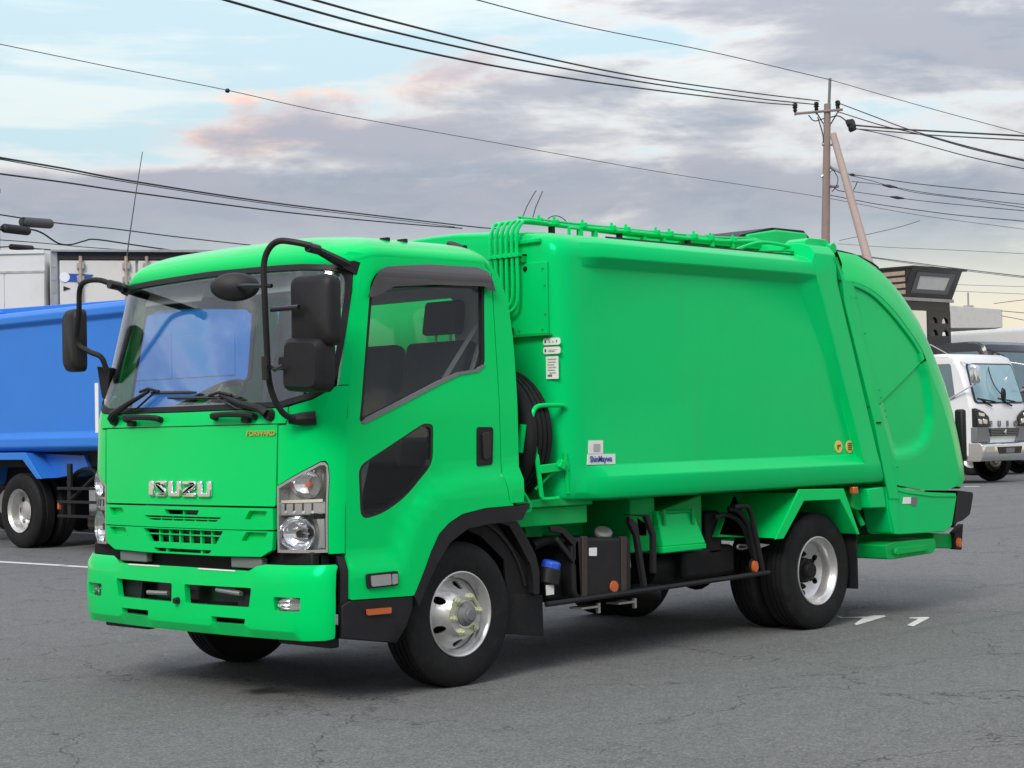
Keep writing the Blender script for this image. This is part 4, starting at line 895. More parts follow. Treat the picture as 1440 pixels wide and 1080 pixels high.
lo_poly = [(4.002, 1.512), (4.202, 0.968), (4.31, 0.96), (4.652, 0.911), (5.01, 0.897)] + list(reversed([k for k in KRE if k[1] < seam_lo[1][1] - .02])) + [seam_lo[1], seam_lo[0]]
MB().prism([(x + .012, z) for x, z in SHUT] + [(x + .05, z) for x, z in reversed(SHUT)], -1.11, 1.11).build('tailgate_front_wall', GREEN2, TG)
for s in (1, -1):
    f = tside(s)
    panel('arch_frame', GREENB, TG, up_poly, lambda x, z, s=s: (x, -s * 1.118, z), t=.036, res=.12, ref=(4.3, 0, 1.5), bevel=.006)
    panel('upper_side_panel', GREENB, TG, RUIN, lambda x, z, s=s: (x, -s * 1.100, z), t=.02, res=.3, ref=(4.3, 0, 1.5))
    lp_ = panel('lower_side_panel', GREENB, TG, lo_poly, f, t=.03, res=.026, ref=(4.3, 0, 1.5))
    # front upright strip of the tailgate with its hinge line
    edge = [(3.589, 2.566), (3.72, 2.403), (3.792, 2.235), (3.932, 1.968), (4.109, 1.529), (4.132, 1.46), (4.303, 0.964), (4.332, 0.858), (4.204, 0.863), (4.037, 1.406), (3.841, 1.894), (3.704, 2.241), (3.676, 2.406)]
    panel('tailgate_strip', GREENB, TG, edge, lambda x, z, s=s: (x, -s * 1.128, z), t=.012, res=.2, ref=(4.3, 0, 1.5), bevel=.004)
    for px in [(3.79, 2.397), (3.827, 2.29), (3.929, 2.04), (4.091, 1.642), (4.111, 1.588), (4.157, 1.496), (4.171, 1.45), (4.299, 1.09)]: MB().lathe([(0, .006), (.007, .006), (.009, 0)], (px[0], -s * 1.136, px[1]), (0, -s, 0), 8).build('bolt', GREEN2, TG)
    MB().bx(4.055, 4.11, min(-s * 1.126, -s * 1.136), max(-s * 1.126, -s * 1.136), 1.405, 1.415).build('catch', DARK, TG)
# hopper below the tailgate
HOP = rp([(4.298, 0.947), (4.721, 0.892), (5.143, 0.863), (5.165, 0.843), (5.085, 0.624), (4.986, 0.587), (4.344, 0.601), (4.261, 0.613), (4.214, 0.785), (4.208, 0.951)], .02)
hp = MB().prism(HOP, -1.105, 1.105).build('hopper', GREENB, T, .022)
LEDGE = [(4.298, 0.953), (4.521, 0.916), (4.794, 0.889), (5.143, 0.868), (5.142, 0.838), (4.807, 0.853), (4.519, 0.884), (4.324, 0.92)]
panel('hopper_ledge', GREEN, hp, LEDGE, lambda x, z: (x, -1.112 - .0 * z, z), t=.02, res=.2, ref=(4.3, 0, .7), bevel=.006)
panel('hopper_strip', GREENB, hp, [(4.208, 0.951), (4.298, 0.95), (4.344, 0.604), (4.268, 0.611), (4.218, 0.785)], lambda x, z: (x, -1.122, z), t=.02, res=.2, ref=(4.3, 0, .7), bevel=.004)
l1 = panel('label', WHITE, hp, [(4.419, 0.867), (4.518, 0.864), (4.513, 0.816), (4.406, 0.82)], lambda x, z: (x, -1.107, z), t=.003, res=.3, ref=(4.3, 0, .7), off=.003)
panel('label', GREYP, hp, [(4.521, 0.864), (4.607, 0.862), (4.599, 0.825), (4.584, 0.799), (4.518, 0.803), (4.517, 0.832)], lambda x, z: (x, -1.107, z), t=.003, res=.3, ref=(4.3, 0, .7), off=.003)
MB().prism(rp([(5.201, 0.887), (5.401, 0.866), (5.415, 0.847), (5.361, 0.701), (5.251, 0.658), (5.166, 0.647), (5.126, 0.601)], .02), -1.10, -.80).build('rear_lamp_box', BLACKP, T, .012)
MB().prism(rp([(5.201, 0.887), (5.401, 0.866), (5.415, 0.847), (5.361, 0.701), (5.251, 0.658), (5.166, 0.647), (5.126, 0.601)], .02), .80, 1.10).build('rear_lamp_box', BLACKP, T, .012)
MB().bx(5.36, 5.42, -1.06, -.98, 1.10, 1.50).build('rear_marker_bar', BLACKP, T, .02)
# bumper beam, folded step and marker below the hopper
st_ = MB().prism(rp([(4.216, 0.535), (4.362, 0.549), (4.878, 0.543), (4.896, 0.472), (4.843, 0.436), (4.3, 0.424), (4.232, 0.432)], .015), -1.08, -.80).build('side_step', GREEN2, T, .012)
MB().prism(rp([(4.324, 0.507), (4.737, 0.505), (4.742, 0.463), (4.336, 0.457)], .01), -1.10, -1.075).build('step_tread', GREEN2, st_, .005)
MB().lathe([(0, .02), (.022, .018), (.026, 0)], (4.314, -1.098, 0.479), (0, -1, 0), 14).build('step_pivot', GREEN2, st_)
MB().prism([(4.992, 0.575), (5.263, 0.556), (5.272, 0.44), (4.986, 0.465)], -1.0, 1.0).build('rear_bumper_beam', GREEN2, T, .01)
MB().prism([(5.244, 0.561), (5.378, 0.626), (5.345, 0.428), (5.246, 0.438)], -1.03, -.98).build('beam_end', DARK, T, .006)
MB().lathe([(0, .022), (.026, .02), (.03, 0)], (5.281, -1.035, 0.488), (0, -1, .0), 16, (1, 1.3)).build('side_marker', ORANGE, T)
MB().bx(3.9, 4.55, -.9, .9, .60, .92).build('rear_subframe', DARK, T, .02)
for s in (1, -1):
    MB().prism([(3.957, 0.945), (4.16, 0.952), (4.194, 0.801), (3.977, 0.807)], -s * 1.11, -s * .95).build('frame_foot', GREENB, T, .01)
    MB().prism(rp([(3.86, 0.94), (4.033, 0.934), (4.076, 0.842), (3.959, 0.787), (3.855, 0.814)], .02), -s * 1.04, -s * .90).build('latch_cylinder', GREEN2, T, .01)
    MB().bx(3.78, 3.84, -s * 1.09 - .02, -s * 1.09 + .02, .915, .965).build('side_marker', ORANGE, T, .008)
    MB().tube([(4.02, -s * .95, .80), (4.05, -s * 1.0, .68)], .02, 8).build('latch_rod', GREEN2, T)
# ---- subframe, rear fenders, flaps
for s in (1, -1):
    MB().bx(.85, 4.3, -s * .40 - .06, -s * .40 + .06, .862, .985).build('body_subframe', GREEN2, T, .006)
    fo = [(2.845, .655), (2.94, .655), (3.183, .895), (3.606, .887), (3.80, .637), (3.825, .637), (3.66, .955), (3.16, .965)]
    fd = MB().prism([(2.905, .655), (2.94, .655), (3.183, .895), (3.606, .887), (3.798, .637), (3.826, .637), (3.63, .935), (3.165, .945)], -s * 1.105, -s * .55).build('rear_fender', GREEN, T, .004)
    MB().prism([(2.84, .652), (2.935, .652), (3.178, .892), (3.606, .884), (3.806, .632), (3.838, .632), (3.655, .958), (3.125, .972)], -s * 1.112, -s * 1.098).build('fender_lip', GREEN, fd, .004)
    MB().prism([(2.52, .70), (2.93, .66), (3.17, .94), (2.60, .95)], -s * .62, -s * .60).build('fender_side', GREEN2, fd, .003)
    MB().prism([(2.50, .68), (2.90, .655), (2.90, .668), (2.52, .70), (2.70, .95), (2.68, .96)], -s * .90, -s * .60).build('fender_apron', GREEN2, fd, .003)
    MB().bx(3.87, 3.885, -s * .80 - .26, -s * .80 + .26, .245, .64).build('mud_flap', RUBBER, T, .004)
    # front inner wheel arch and flap
    arc = [(.56 * math.cos(a) + .02, .40 + .545 * math.sin(a)) for a in [R(d) for d in range(12, 150, 8)]]
    ain = [(x * .97, .40 + (z - .40) * .97) for x, z in arc]
    MB().prism(arc + list(reversed(ain)), -s * 1.00, -s * .62).build('inner_wheel_arch', BLACKP, T)
    MB().bx(-.8, .62, -s * .62 - .01, -s * .62 + .01, .45, .95).build('arch_panel', BLACKP, T)
    gd = rp([(0.301, 0.893), (0.407, 0.865), (0.49, 0.756), (0.578, 0.63), (0.598, 0.538), (0.595, 0.462), (0.646, 0.458), (0.65, 0.594), (0.62, 0.688), (0.546, 0.798), (0.472, 0.889)], .01)
    MB().prism(gd, -s * 1.03, -s * .66).build('wheel_guard', BLACKP, T, .006)
    MB().prism([(0.396, 0.478), (0.702, 0.448), (0.708, 0.209), (0.378, 0.253)], -s * 1.0, -s * .985).build('mud_flap', RUBBER, T, .003)
    MB().prism([(0.03, 0.884), (0.342, 0.883), (0.595, 0.628), (0.634, 0.443), (0.416, 0.46), (0.4, 0.671), (0.214, 0.816)], -s * .99, -s * .975).build('guard_web', DARK, T, .003)
    # cab rear corner: grab rail, tilt lock
    MB().tube(smooth([(.46, -s * 1.02, 1.12), (.53, -s * 1.05, 1.02), (.56, -s * 1.05, .955), (.52, -s * 1.04, .935), (.45, -s * 1.0, .935)], 4), .012, 8).build('rear_grab_rail', GREEN, T)
    MB().lathe([(0, .05), (.025, .045), (.03, 0), (.0, -.02)], (.50, -s * .98, .90), (.3, 0, 1), 14).build('work_lamp', WHITE, T)
# ---- spare wheel carrier between cab and body (left flank)
SPY, SPZ, SPX = -.655, 1.375, .56
sp = MB().lathe([(.222, .018), (.236, .010), (.262, .001), (.315, -.006), (.350, -.002), (.372, .006), (.388, .016), (.398, .026), (.404, .04), (.404, .066), (.394, .068), (.394, .078), (.404, .08), (.404, .108), (.394, .110), (.394, .118), (.404, .12), (.404, .146), (.394, .148), (.394, .158), (.404, .16), (.404, .186), (.398, .2), (.388, .21), (.35, .228), (.26, .225), (.222, .21)], (SPX, SPY, SPZ), (1, 0, 0), 56)
SPT = sp.build('spare_tyre', RUBBER, T, sharp=28)
MB().lathe([(.0, .10), (.12, .09), (.19, .06), (.205, .03), (.222, .02), (.236, .012)], (SPX, SPY, SPZ), (1, 0, 0), 40).build('spare_rim', SILVER, SPT)
cg = smooth([(.68, -1.03, 1.02), (.66, -1.03, 1.16), (.62, -1.03, 1.42), (.615, -1.03, 1.49), (.64, -1.035, 1.535), (.70, -1.04, 1.548), (.86, -1.04, 1.548), (.88, -1.04, 1.54)], 4)
CG = MB().tube(cg, .014, 10).build('spare_cage', GREEN, T)
MB().tube([(.875, -1.04, 1.27), (.885, -1.04, 1.18), (.905, -1.03, 1.03)], .013, 8).build('cage_post', GREEN, CG)
MB().tube(smooth([(.86, -1.04, 1.548), (.885, -1.03, 1.54), (.895, -1.0, 1.52), (.90, -.9, 1.50)], 3), .014, 8).build('cage_bar', GREEN, CG)
MB().box((.78, -1.035, 1.185), (.24, .03, .05), Matrix.Rotation(-.06, 3, 'Y')).build('cage_bar', GREEN, CG, .004)
MB().box((.83, -1.05, 1.20), (.05, .04, .05), Matrix.Rotation(.5, 3, 'Y')).build('cage_clamp', GREEN, CG, .006)
MB().tube([(.80, -1.04, 1.18), (.66, -1.0, 1.06)], .010, 6).build('cage_brace', GREEN2, CG)
MB().tube(smooth([(.68, -1.03, 1.02), (.70, -1.035, 1.005), (.80, -1.035, 1.005), (.82, -1.03, 1.01)], 3), .012, 8).build('cage_foot', GREEN, CG)
MB().tube([(.535, -1.0, 1.28), (.55, -1.02, 1.44)], .02, 10).build('tilt_handle', GREEN, CG)
MB().bx(.50, 1.16, -1.0, -.55, .955, 1.0).build('carrier_plate', GREEN2, T, .006)
MB().bx(.52, 1.14, -.97, -.60, .845, .953).build('carrier_beam', GREEN2, T, .006)
MB().prism(rp([(0.754, 0.854), (0.901, 0.854), (0.909, 0.767), (0.762, 0.775)], .01), -.82, -.60).build('carrier_foot', GREEN2, T, .008)
MB().tube(smooth([(.72, -.6, 1.5), (.76, -.62, 1.8), (.79, -.69, 1.96), (.80, -.70, 2.02)], 4), .014, 8).build('brake_hose', BLACKP, T)
# ---- fuel tank, coolant bottle, brackets
TK = rp([(0.977, 0.768), (1.51, 0.738), (1.505, 0.381), (0.976, 0.401)], .06)
tk = MB().prism(TK, -1.0, -.55).build('fuel_tank', BLACKP, T, .03, seg=3)
for a, b in ((375, 395), (540, 558)):
    q = [[(1.057, 0.768), (1.1, 0.766), (1.088, 0.395), (1.045, 0.396)], [(1.412, 0.748), (1.46, 0.746), (1.447, 0.386), (1.4, 0.389)]][0 if a < 400 else 1]
    MB().prism(q, -1.006, -.98).build('tank_strap', BROWN, tk, .003)
fc = (1.324, 0.781)
fcp = MB().lathe([(0, .035), (.045, .034), (.055, .026), (.056, .01), (.045, .0), (.045, -.06)], (fc[0], -.93, fc[1] - .02), (-.30, -.55, 1), 20).build('filler_cap', GREYP, tk)
MB().lathe([(0, .040), (.034, .039), (.036, .034)], (fc[0], -.93, fc[1] - .02), (-.30, -.55, 1), 20).build('cap_disc', STEEL, fcp)
MB().prism(rp([(1.113, 0.696), (1.181, 0.695), (1.179, 0.645), (1.111, 0.649)], .004), -1.006, -1.003).build('label', WHITE, tk)
q_ = (1.329, 0.45)
MB().lathe([(0, .012), (.034, .01), (.036, 0)], (q_[0], -1.003, q_[1]), (0, -1, 0), 18).build('tank_reflector', ORANGE, tk)
for a in [[(0.793, 0.842), (0.898, 0.829), (1.024, 0.743), (1.039, 0.41), (0.992, 0.413), (0.98, 0.717), (0.886, 0.794), (0.792, 0.811)], [(0.844, 0.781), (1.021, 0.612), (1.016, 0.468), (0.995, 0.469), (0.992, 0.6), (0.833, 0.753)], [(1.496, 0.865), (1.575, 0.817), (1.655, 0.421), (1.616, 0.424), (1.55, 0.743), (1.495, 0.821)], [(1.441, 0.881), (1.648, 0.856), (1.714, 0.731), (1.707, 0.503), (1.742, 0.5), (1.75, 0.744), (1.684, 0.869)]]:
    MB().prism(a, -1.0, -.97).build('tank_bracket', BLACKP, T, .004)
MB().prism(rp([(1.683, 0.848), (1.776, 0.805), (1.773, 0.729), (1.702, 0.733)], .01), -.9, -.8).build('air_dryer', DARK, T, .01)
cc = (0.808, 0.627)
ct = MB().tube([(cc[0] - .02, -.96, cc[1] - .12), (cc[0], -.97, cc[1] - .03)], [.07, .062], 18).build('coolant_bottle', BLACKP, T, .006)
MB().lathe([(0, .045), (.045, .043), (.055, .035), (.058, .0), (.05, -.01)], (cc[0], -.97, cc[1] - .03), (.15, -.2, 1), 8).build('bottle_cap', BLUECAP, ct, .004)
MB().prism([(0.736, 0.502), (0.803, 0.5), (0.801, 0.444), (0.738, 0.443)], -1.0, -.995).build('label', WHITE, T)
MB().prism([(1.492, 0.628), (1.529, 0.633), (1.531, 0.551), (1.494, 0.55)], -.97, -.965).build('label', WHITE, T)
MB().prism(rp([(0.787, 0.583), (1.063, 0.564), (1.069, 0.403), (0.845, 0.407)], .02), -.9, -.7).build('filter_housing', DARK, T, .01)
MB().tube(smooth([(0.729, -0.9, 0.729), (0.855, -0.9, 0.751), (1.004, -0.9, 0.728)], 4), .03, 10).build('intake_hose', DARK, T)
MB().bx(1.05, 1.45, -.75, -.45, .36, .40).build('tank_cradle', DARK, T)
for z6 in [(1.153, 0.326), (1.49, 0.328)]:
    MB().box((z6[0], -.92, z6[1] + .01), (.16, .10, .012)).build('tank_bracket', STEEL, T); MB().box((z6[0] + .08, -.96, z6[1]), (.02, .02, .06)).build('tank_bracket', STEEL, T)
# ---- tool box
tb = MB().prism([(1.898, 0.876), (2.336, 0.967), (2.33, 0.605), (1.9, 0.608)], -.9, -.45).build('tool_box', GREEN2, T, .008)
MB().bx(1.62, 1.86, -.90, -.40, .63, .97).build('pump_housing', GREEN2, T, .01)
bxq = [(1.837, 0.88), (2.193, 0.879), (2.273, 0.657), (1.841, 0.659)]; byq = [(1.841, 0.659), (2.273, 0.657), (2.274, 0.622), (1.84, 0.618)]
lid = MB().add([(x, -.93 - .05 * (.889 - z) / .25, z) for x, z in bxq] + [(x, -.90, z) for x, z in bxq], [(0, 1, 2, 3), (7, 6, 5, 4), (0, 4, 5, 1), (1, 5, 6, 2), (2, 6, 7, 3), (3, 7, 4, 0)]).build('box_lid', GREEN, tb, .006)
MB().add([(x, -.98, z) for x, z in byq] + [(x, -.88, z) for x, z in byq], [(0, 1, 2, 3), (7, 6, 5, 4), (0, 4, 5, 1), (1, 5, 6, 2), (2, 6, 7, 3), (3, 7, 4, 0)]).build('box_lip', GREEN, tb, .006)
for h_ in [(1.884, 0.84), (2.171, 0.834)]: MB().box((h_[0], -.955, h_[1]), (.025, .012, .10)).build('box_hinge', GREEN2, tb, .003)
MB().tube([(bxq[0][0] + .02, -.945, bxq[0][1] - .01), (bxq[1][0] - .02, -.945, bxq[1][1] - .01)], .010, 8).build('box_hinge', GREEN2, tb)
MB().bx(.85, 2.65, -.50, -.46, .62, .97).build('body_subframe', GREEN2, T)
# ---- side guard rail and hose loops
MB().tube([(.70, -1.03, .395), (2.87, -1.03, .430)], .016, 10).build('side_guard_bar', BLACKP, T)
for P_ in [[(2.528, -0.97, 0.869), (2.627, -0.97, 0.847), (2.71, -0.97, 0.782), (2.758, -0.97, 0.701), (2.805, -0.97, 0.541), (2.811, -0.97, 0.471)], [(2.546, -1.0, 0.879), (2.674, -1.0, 0.878), (2.727, -1.0, 0.834), (2.762, -1.0, 0.728), (2.807, -1.0, 0.577), (2.845, -1.0, 0.435)], [(2.426, -0.93, 0.813), (2.553, -0.93, 0.824), (2.679, -0.93, 0.783), (2.755, -0.93, 0.701), (2.816, -0.93, 0.575), (2.857, -0.93, 0.502)]]:
    MB().tube(smooth(P_, 4), .017, 8).build('guard_bracket', BLACKP, T)
mk_ = (2.723, 0.478)
MB().lathe([(0, .02), (.026, .018), (.030, 0)], (mk_[0], -1.02, mk_[1]), (0, -1, 0), 18, (1, 1.35)).build('side_marker', ORANGE, T)
MB().lathe([(.03, -.006), (.036, .006), (.038, -.012)], (mk_[0], -1.018, mk_[1]), (0, -1, 0), 18, (1, 1.35)).build('marker_bezel', BLACKP, T)
MB().prism([(2.849, 0.622), (2.989, 0.605), (2.863, 0.586)], -.96, -.95).build('bracket_tab', STEEL, T)
MB().tube(smooth([(2.857, -0.9, 0.598), (2.727, -0.9, 0.615), (2.705, -0.9, 0.598), (2.755, -0.9, 0.587), (2.828, -0.9, 0.591)], 4), .008, 6).build('air_line', STEEL, T)
for a, b, c, d in ((2.2, 2.75, .42, .62), (2.45, 2.62, .55, .85)): MB().bx(a, b, -.85, -.52, c, d).build('air_valve_bracket', DARK, T, .03)
MB().tube([(2.0, -.66, .50), (2.75, -.66, .50)], .12, 18).build('air_tank', DARK, T)
for s in (1,): MB().tube([(1.6, -.45, .42), (1.75, -.7, .37), (1.9, -.9, .37)], .05, 12).build('exhaust_pipe', DARK, T)
for p_ in [[(0.993, -0.62, 2.694), (1.04, -0.62, 2.775), (1.099, -0.62, 2.85), (1.125, -0.62, 2.878)], [(1.103, -0.6, 2.694), (1.137, -0.6, 2.776), (1.184, -0.6, 2.85), (1.204, -0.6, 2.882)]]:
    MB().tube(p_, .0035, 5).build('cable_whisker', INK, T)
MB().tube(smooth([(1.2, -.62, 2.68), (1.24, -.62, 2.72), (1.31, -.62, 2.735), (1.38, -.62, 2.715), (1.42, -.62, 2.67)], 4), .003, 5).build('cable_whisker', BROWN, T)


# ------------------------------------------------------------------ parked vehicles
BLUE = mat('blue_paint', (.030, .185, .62), .36, var=.05, scale=1.5, coat=.05, dirt=.05, spec=.4, tint=(.3, .6, 1))
BLUE2 = mat('blue_chassis_paint', (.025, .14, .55), .4, var=.06, dirt=.12)
WPAINT = mat('white_paint', (.74, .75, .76), .3, var=.03, coat=.4, dirt=.06)
NAVY = mat('dark_navy_paint', (.018, .022, .035), .28, coat=.5, var=.1)
GLASSB = mat('far_cab_glass', (.10, .16, .19), .08, var=.2, scale=1.5, coat=.6)
def bgwheel(x, y, s, r, w, rear, par):
    """y: outer tyre face; s: +1 when that face looks towards local +y"""
    k = r / .404
    pr = [(.222 * k, .02), (.236 * k, .01), (.30 * k, -.004), (.36 * k, .0), (.388 * k, .016), (.402 * k, .04), (.404 * k, .08), (.395 * k, w * .4), (.395 * k, w * .42), (.404 * k, w * .44), (.404 * k, w - .05), (.388 * k, w - .02), (.3 * k, w)]
    wh = MB().lathe(pr, (x, y, r), (0, -s, 0), 48).build('wheel', RUBBER, par, sharp=30)
    if rear:
        MB().lathe(pr, (x, y - s * (w + .04), r), (0, -s, 0), 48).build('inner_tyre', RUBBER, wh, sharp=30)
        MB().lathe([(.236 * k, -.002), (.225 * k, .01), (.205 * k, .03), (.2 * k, .14), (.15 * k, .15), (.11 * k, .15), (.1 * k, .10), (.0, .08)], (x, y, r), (0, -s, 0), 40).build('rim', SILVER, wh, sharp=35)
        for j in range(8):
            a = j * math.pi / 4; MB().lathe([(0, -.002), (.030 * k, 0)], (x + .165 * k * math.cos(a), y - s * .144, r + .165 * k * math.sin(a)), (0, -s, 0), 12).build('hand_hole', BLACKG, wh)
    else:
        MB().lathe([(.236 * k, -.002), (.22 * k, .02), (.19 * k, .05), (.13 * k, -.02), (.07 * k, -.03), (.05 * k, -.06), (0, -.06)], (x, y, r), (0, -s, 0), 32).build('rim', SILVER, wh, sharp=35)
    return wh
# --- blue garbage truck, nose towards -y, right flank towards the camera
B = tag(empty('garbage_truck', (6.80, 13.0, 0), R(90)), 'blue garbage truck parked behind the green cab, only its rear half showing', 'garbage truck')
Yf = 1.18
bp = [(.60, 1.27), (1.05, 1.255), (1.15, 1.28), (1.19, 1.32), (1.19, 1.43), (1.12, 1.50), (1.12, 2.88), (1.18, 2.94), (1.18, 3.02), (1.13, 3.08), (1.0, 3.10), (.5, 3.13), (0, 3.14)]
def bst(x, ins=0): return [(x, (y - ins) if y > .9 else y, z - ins * .3 * (z > 2.9)) for y, z in bp]
rows = [bst(-4.84, .06), bst(-4.80, .02), bst(-4.7), bst(-2), bst(1.1), bst(1.3)]
whole = [l + [(x, -y, z) for x, y, z in reversed(l)][1:] for l in rows]
mb = MB().grid(whole); n = len(whole[0]); mb.f += [tuple(range(n)), tuple(range((len(whole) - 1) * n, len(whole) * n))]
for i in range(len(whole) - 1): mb.f.append((i * n, (i + 1) * n, (i + 2) * n - 1, (i + 1) * n - 1))
bb = mb.build('compactor_body', BLUE, B, .012)
MB().prism([(-2.2, 3.09), (-2.2, 3.16), (1.6, 3.24), (1.6, 3.10)], -.9, .55).build('roof_cover', BLUE, B, .01)
MB().prism(rp([(1.3, 1.2), (1.3, 3.2), (1.75, 3.25), (2.6, 2.6), (2.9, 1.7), (2.9, .8), (1.45, .8)], .06), -1.17, 1.17).build('tailgate', BLUE, B, .03)
MB().prism([(-4.62, 2.58), (-3.46, 2.60), (-3.46, 2.10), (-4.62, 2.10)], 1.122, 1.132).build('side_panel', BLUE, bb, .006)
MB().prism([(-3.40, 2.64), (-2.0, 2.66), (-2.0, 2.10), (-3.40, 2.10)], 1.122, 1.132).build('side_panel', BLUE, bb, .006)
MB().prism([(-1.86, 2.1), (-1.79, 2.1), (-1.79, 1.4), (-1.86, 1.4)], 1.122, 1.135).build('side_strip', WHITE, bb)
for s in (1, -1):
    bgwheel(0, s * 1.14, s, .49, .27, True, B)
    fd = MB().prism([(-.62, .915), (-.58, .915), (-.22, 1.17), (1.0, 1.17), (1.0, 1.245), (-.255, 1.245)], s * 1.2, s * .5).build('rear_fender', BLUE, B, .006)
    MB().prism([(-.66, .91), (-.54, .91), (-.21, 1.155), (1.0, 1.155), (1.0, 1.25), (-.28, 1.25)], s * 1.19, s * 1.21).build('fender_lip', BLUE, fd, .006)
    MB().prism([(-1.25, 1.20), (-.28, 1.23), (-.62, .915), (-1.35, 1.0)], s * .95, s * .55).build('fender_apron', BLUE2, fd, .004)
    bgwheel(-5.9, s * 1.14, s, .49, .27, False, B)
    MB().bx(-6.6, 2.4, s * .45 - .04, s * .45 + .04, .78, 1.05).build('chassis_rail', DARK, B)
for z in (.44, .62, .79): MB().bx(-3.6, -.92, 1.12, 1.15, z - .018, z + .018).build('side_guard_rail', BLACKP, B, .004)
for x in (-1.15, -2.4, -3.4): MB().bx(x - .04, x + .04, 1.08, 1.12, .42, 1.1).build('guard_post', BLACKP, B, .004)
MB().tube([(-1.18, 1.10, .66), (-1.5, .9, .98)], .022, 6).build('guard_brace', BLACKP, B)
MB().tube(smooth([(-.95, 1.0, .85), (-1.2, 1.0, 1.0), (-1.5, 1.0, 1.02), (-1.7, 1.0, .9)], 4), .03, 8).build('hose', DARK, B)
MB().bx(-.93, -.89, 1.09, 1.13, .52, .60).build('side_marker', ORANGE, B, .008)
MB().bx(-1.76, -1.46, .84, 1.06, .30, .42).build('rusty_bracket', BROWN, B, .02)
MB().lathe([(0, 0), (.12, .02), (.14, .2), (.1, .3), (0, .32)], (-1.78, .98, .52), (0, 0, 1), 14).build('valve', GREYP, B)
MB().bx(-4.2, -1.9, .3, .9, .45, 1.15).build('fuel_tank', DARK, B, .05)
MB().bx(-4.8, 2.3, -.9, .9, 1.05, 1.27).build('body_subframe', DARK, B, .01)
MB().prism(rp([(-7.0, .6), (-7.0, 1.6), (-6.75, 2.7), (-6.5, 2.82), (-5.2, 2.82), (-5.1, .9), (-6.2, .9), (-6.3, .55)], .06), -1.1, 1.1).build('cab', BLUE, B, .04)
MB().bx(-6.4, -5.4, 1.098, 1.108, 1.7, 2.55).build('door_window', GLASSB, B, .02)
MB().prism([(-7.02, 1.68), (-6.81, 2.62), (-6.79, 2.62), (-6.99, 1.68)], -.98, .98).build('windscreen', GLASSB, B)
# --- white refrigerator body behind it, rear doors towards the camera
REEF = mat('reefer_panel', (.60, .61, .60), .5, var=.06, scale=1.2, dirt=.25, dirtcol=(.36, .33, .28))
DOORW = mat('reefer_door', (.66, .63, .56), .5, var=.06, scale=1.1, dirt=.3, dirtcol=(.45, .38, .28))
RUST = mat('rusty_bar', (.42, .33, .26), .6, .3, var=.35, scale=12, dirt=.5, dirtcol=(.18, .09, .05))
dirv = Vector((8.78 + .38, 14.06 + .26, 0)) - Vector((7.6, 15.27, 0)); az = math.atan2(dirv.y, dirv.x)
Q = tag(empty('box_truck', (7.6, 15.27, 0), az), 'tall white box truck with rusty rear door bars behind the blue truck', 'box truck')
# local: x along the rear doors, +y away from the camera (truck's length)
Hq = 4.19
bxk = MB().bx(.02, 2.44, .06, 7.0, 1.1, Hq - .02).build('insulated_body', REEF, Q, .02)
for k in range(7): MB().bx(.0, .02, .3 + k * .95, .30 + k * .95 + .9, 1.2, Hq - .45).build('side_panel', REEF, bxk, .004)
MB().bx(-.005, .02, .2, 7.0, Hq - .40, Hq - .37).build('side_rail', STEEL, bxk)
MB().bx(-.02, .09, -.02, .10, 1.1, Hq).build('corner_post', STEEL, bxk, .006)
for k in range(14): MB().box((.035, -.024, 1.5 + k * .19), (.07, .01, .05)).build('post_rib', STEEL, bxk)
MB().bx(2.38, 2.48, -.02, .10, 1.1, Hq).build('corner_post', STEEL, bxk, .006)
MB().bx(.09, 2.38, -.015, .08, Hq - .12, Hq - .02).build('header_rail', BROWN, bxk, .006)
MB().bx(.0, 2.48, -.10, .10, Hq - .02, Hq + .02).build('roof_lip', STEEL, bxk, .004)
for x0, x1 in ((.12, 1.22), (1.26, 2.36)): 
    d_ = MB().bx(x0, x1, .0, .07, 1.2, Hq - .14).build('rear_door', DOORW, bxk, .01)
    for x in (x0 + .30 if x0 < 1 else x0 + .12, x1 - .14):
        MB().tube([(x, -.045, 1.2), (x, -.045, Hq - .08)], .026, 8).build('lock_bar', RUST, d_)
        for z in (Hq - .22, Hq - .42, 2.6, 1.5): MB().bx(x - .055, x + .055, -.06, .0, z - .05, z + .05).build('lock_bracket', STEEL, d_, .006)
sg = MB().prism([(.17, Hq - .33), (.60, Hq - .35), (.52, Hq - .46), (.17, Hq - .45)], -.012, -.002).build('maker_sign', INKB, bxk)
MB().lathe([(0, .006), (.07, .005), (.075, 0)], (.19, -.012, Hq - .39), (0, -1, 0), 18).build('sign_disc', WHITE, sg)
MB().prism([(.17, Hq - .52), (.27, Hq - .555), (.17, Hq - .59)], -.012, -.002).build('sign_arrow', BLACKG, bxk)
for x in (.4, 2.05):
    w_ = MB().lathe([(.0, .0), (.24, .02), (.30, -.01), (.47, .02), (.49, .08), (.47, .25), (0, .26)], (x - .13, 1.3, .49), (1, 0, 0), 32).build('wheel', RUBBER, Q)
MB().bx(.7, 1.75, .1, 7.0, .75, 1.1).build('chassis', DARK, Q)
MB().prism(rp([(7.2, .6), (7.2, 2.9), (8.9, 2.9), (9.2, 1.6), (9.2, .6)], .1), .1, 2.35, 'x').build('cab', WPAINT, Q, .04)
pq_ = [(6.42, 18.31, 1.53), (8.22, 16.45, 1.48)]
q0_, q1_ = Vector(pq_[0]), Vector(pq_[1]); az3 = math.atan2((q1_ - q0_).y, (q1_ - q0_).x); Lq = (q1_ - q0_).length
Q2 = tag(empty('box_truck', (q0_.x, q0_.y, 0), az3), 'pale grey panelled box body left of the rusty-barred doors, cut by the left edge', 'box truck')
b2 = MB().bx(0, Lq, 0, 2.3, 1.1, 4.32).build('insulated_body', REEF, Q2, .02)
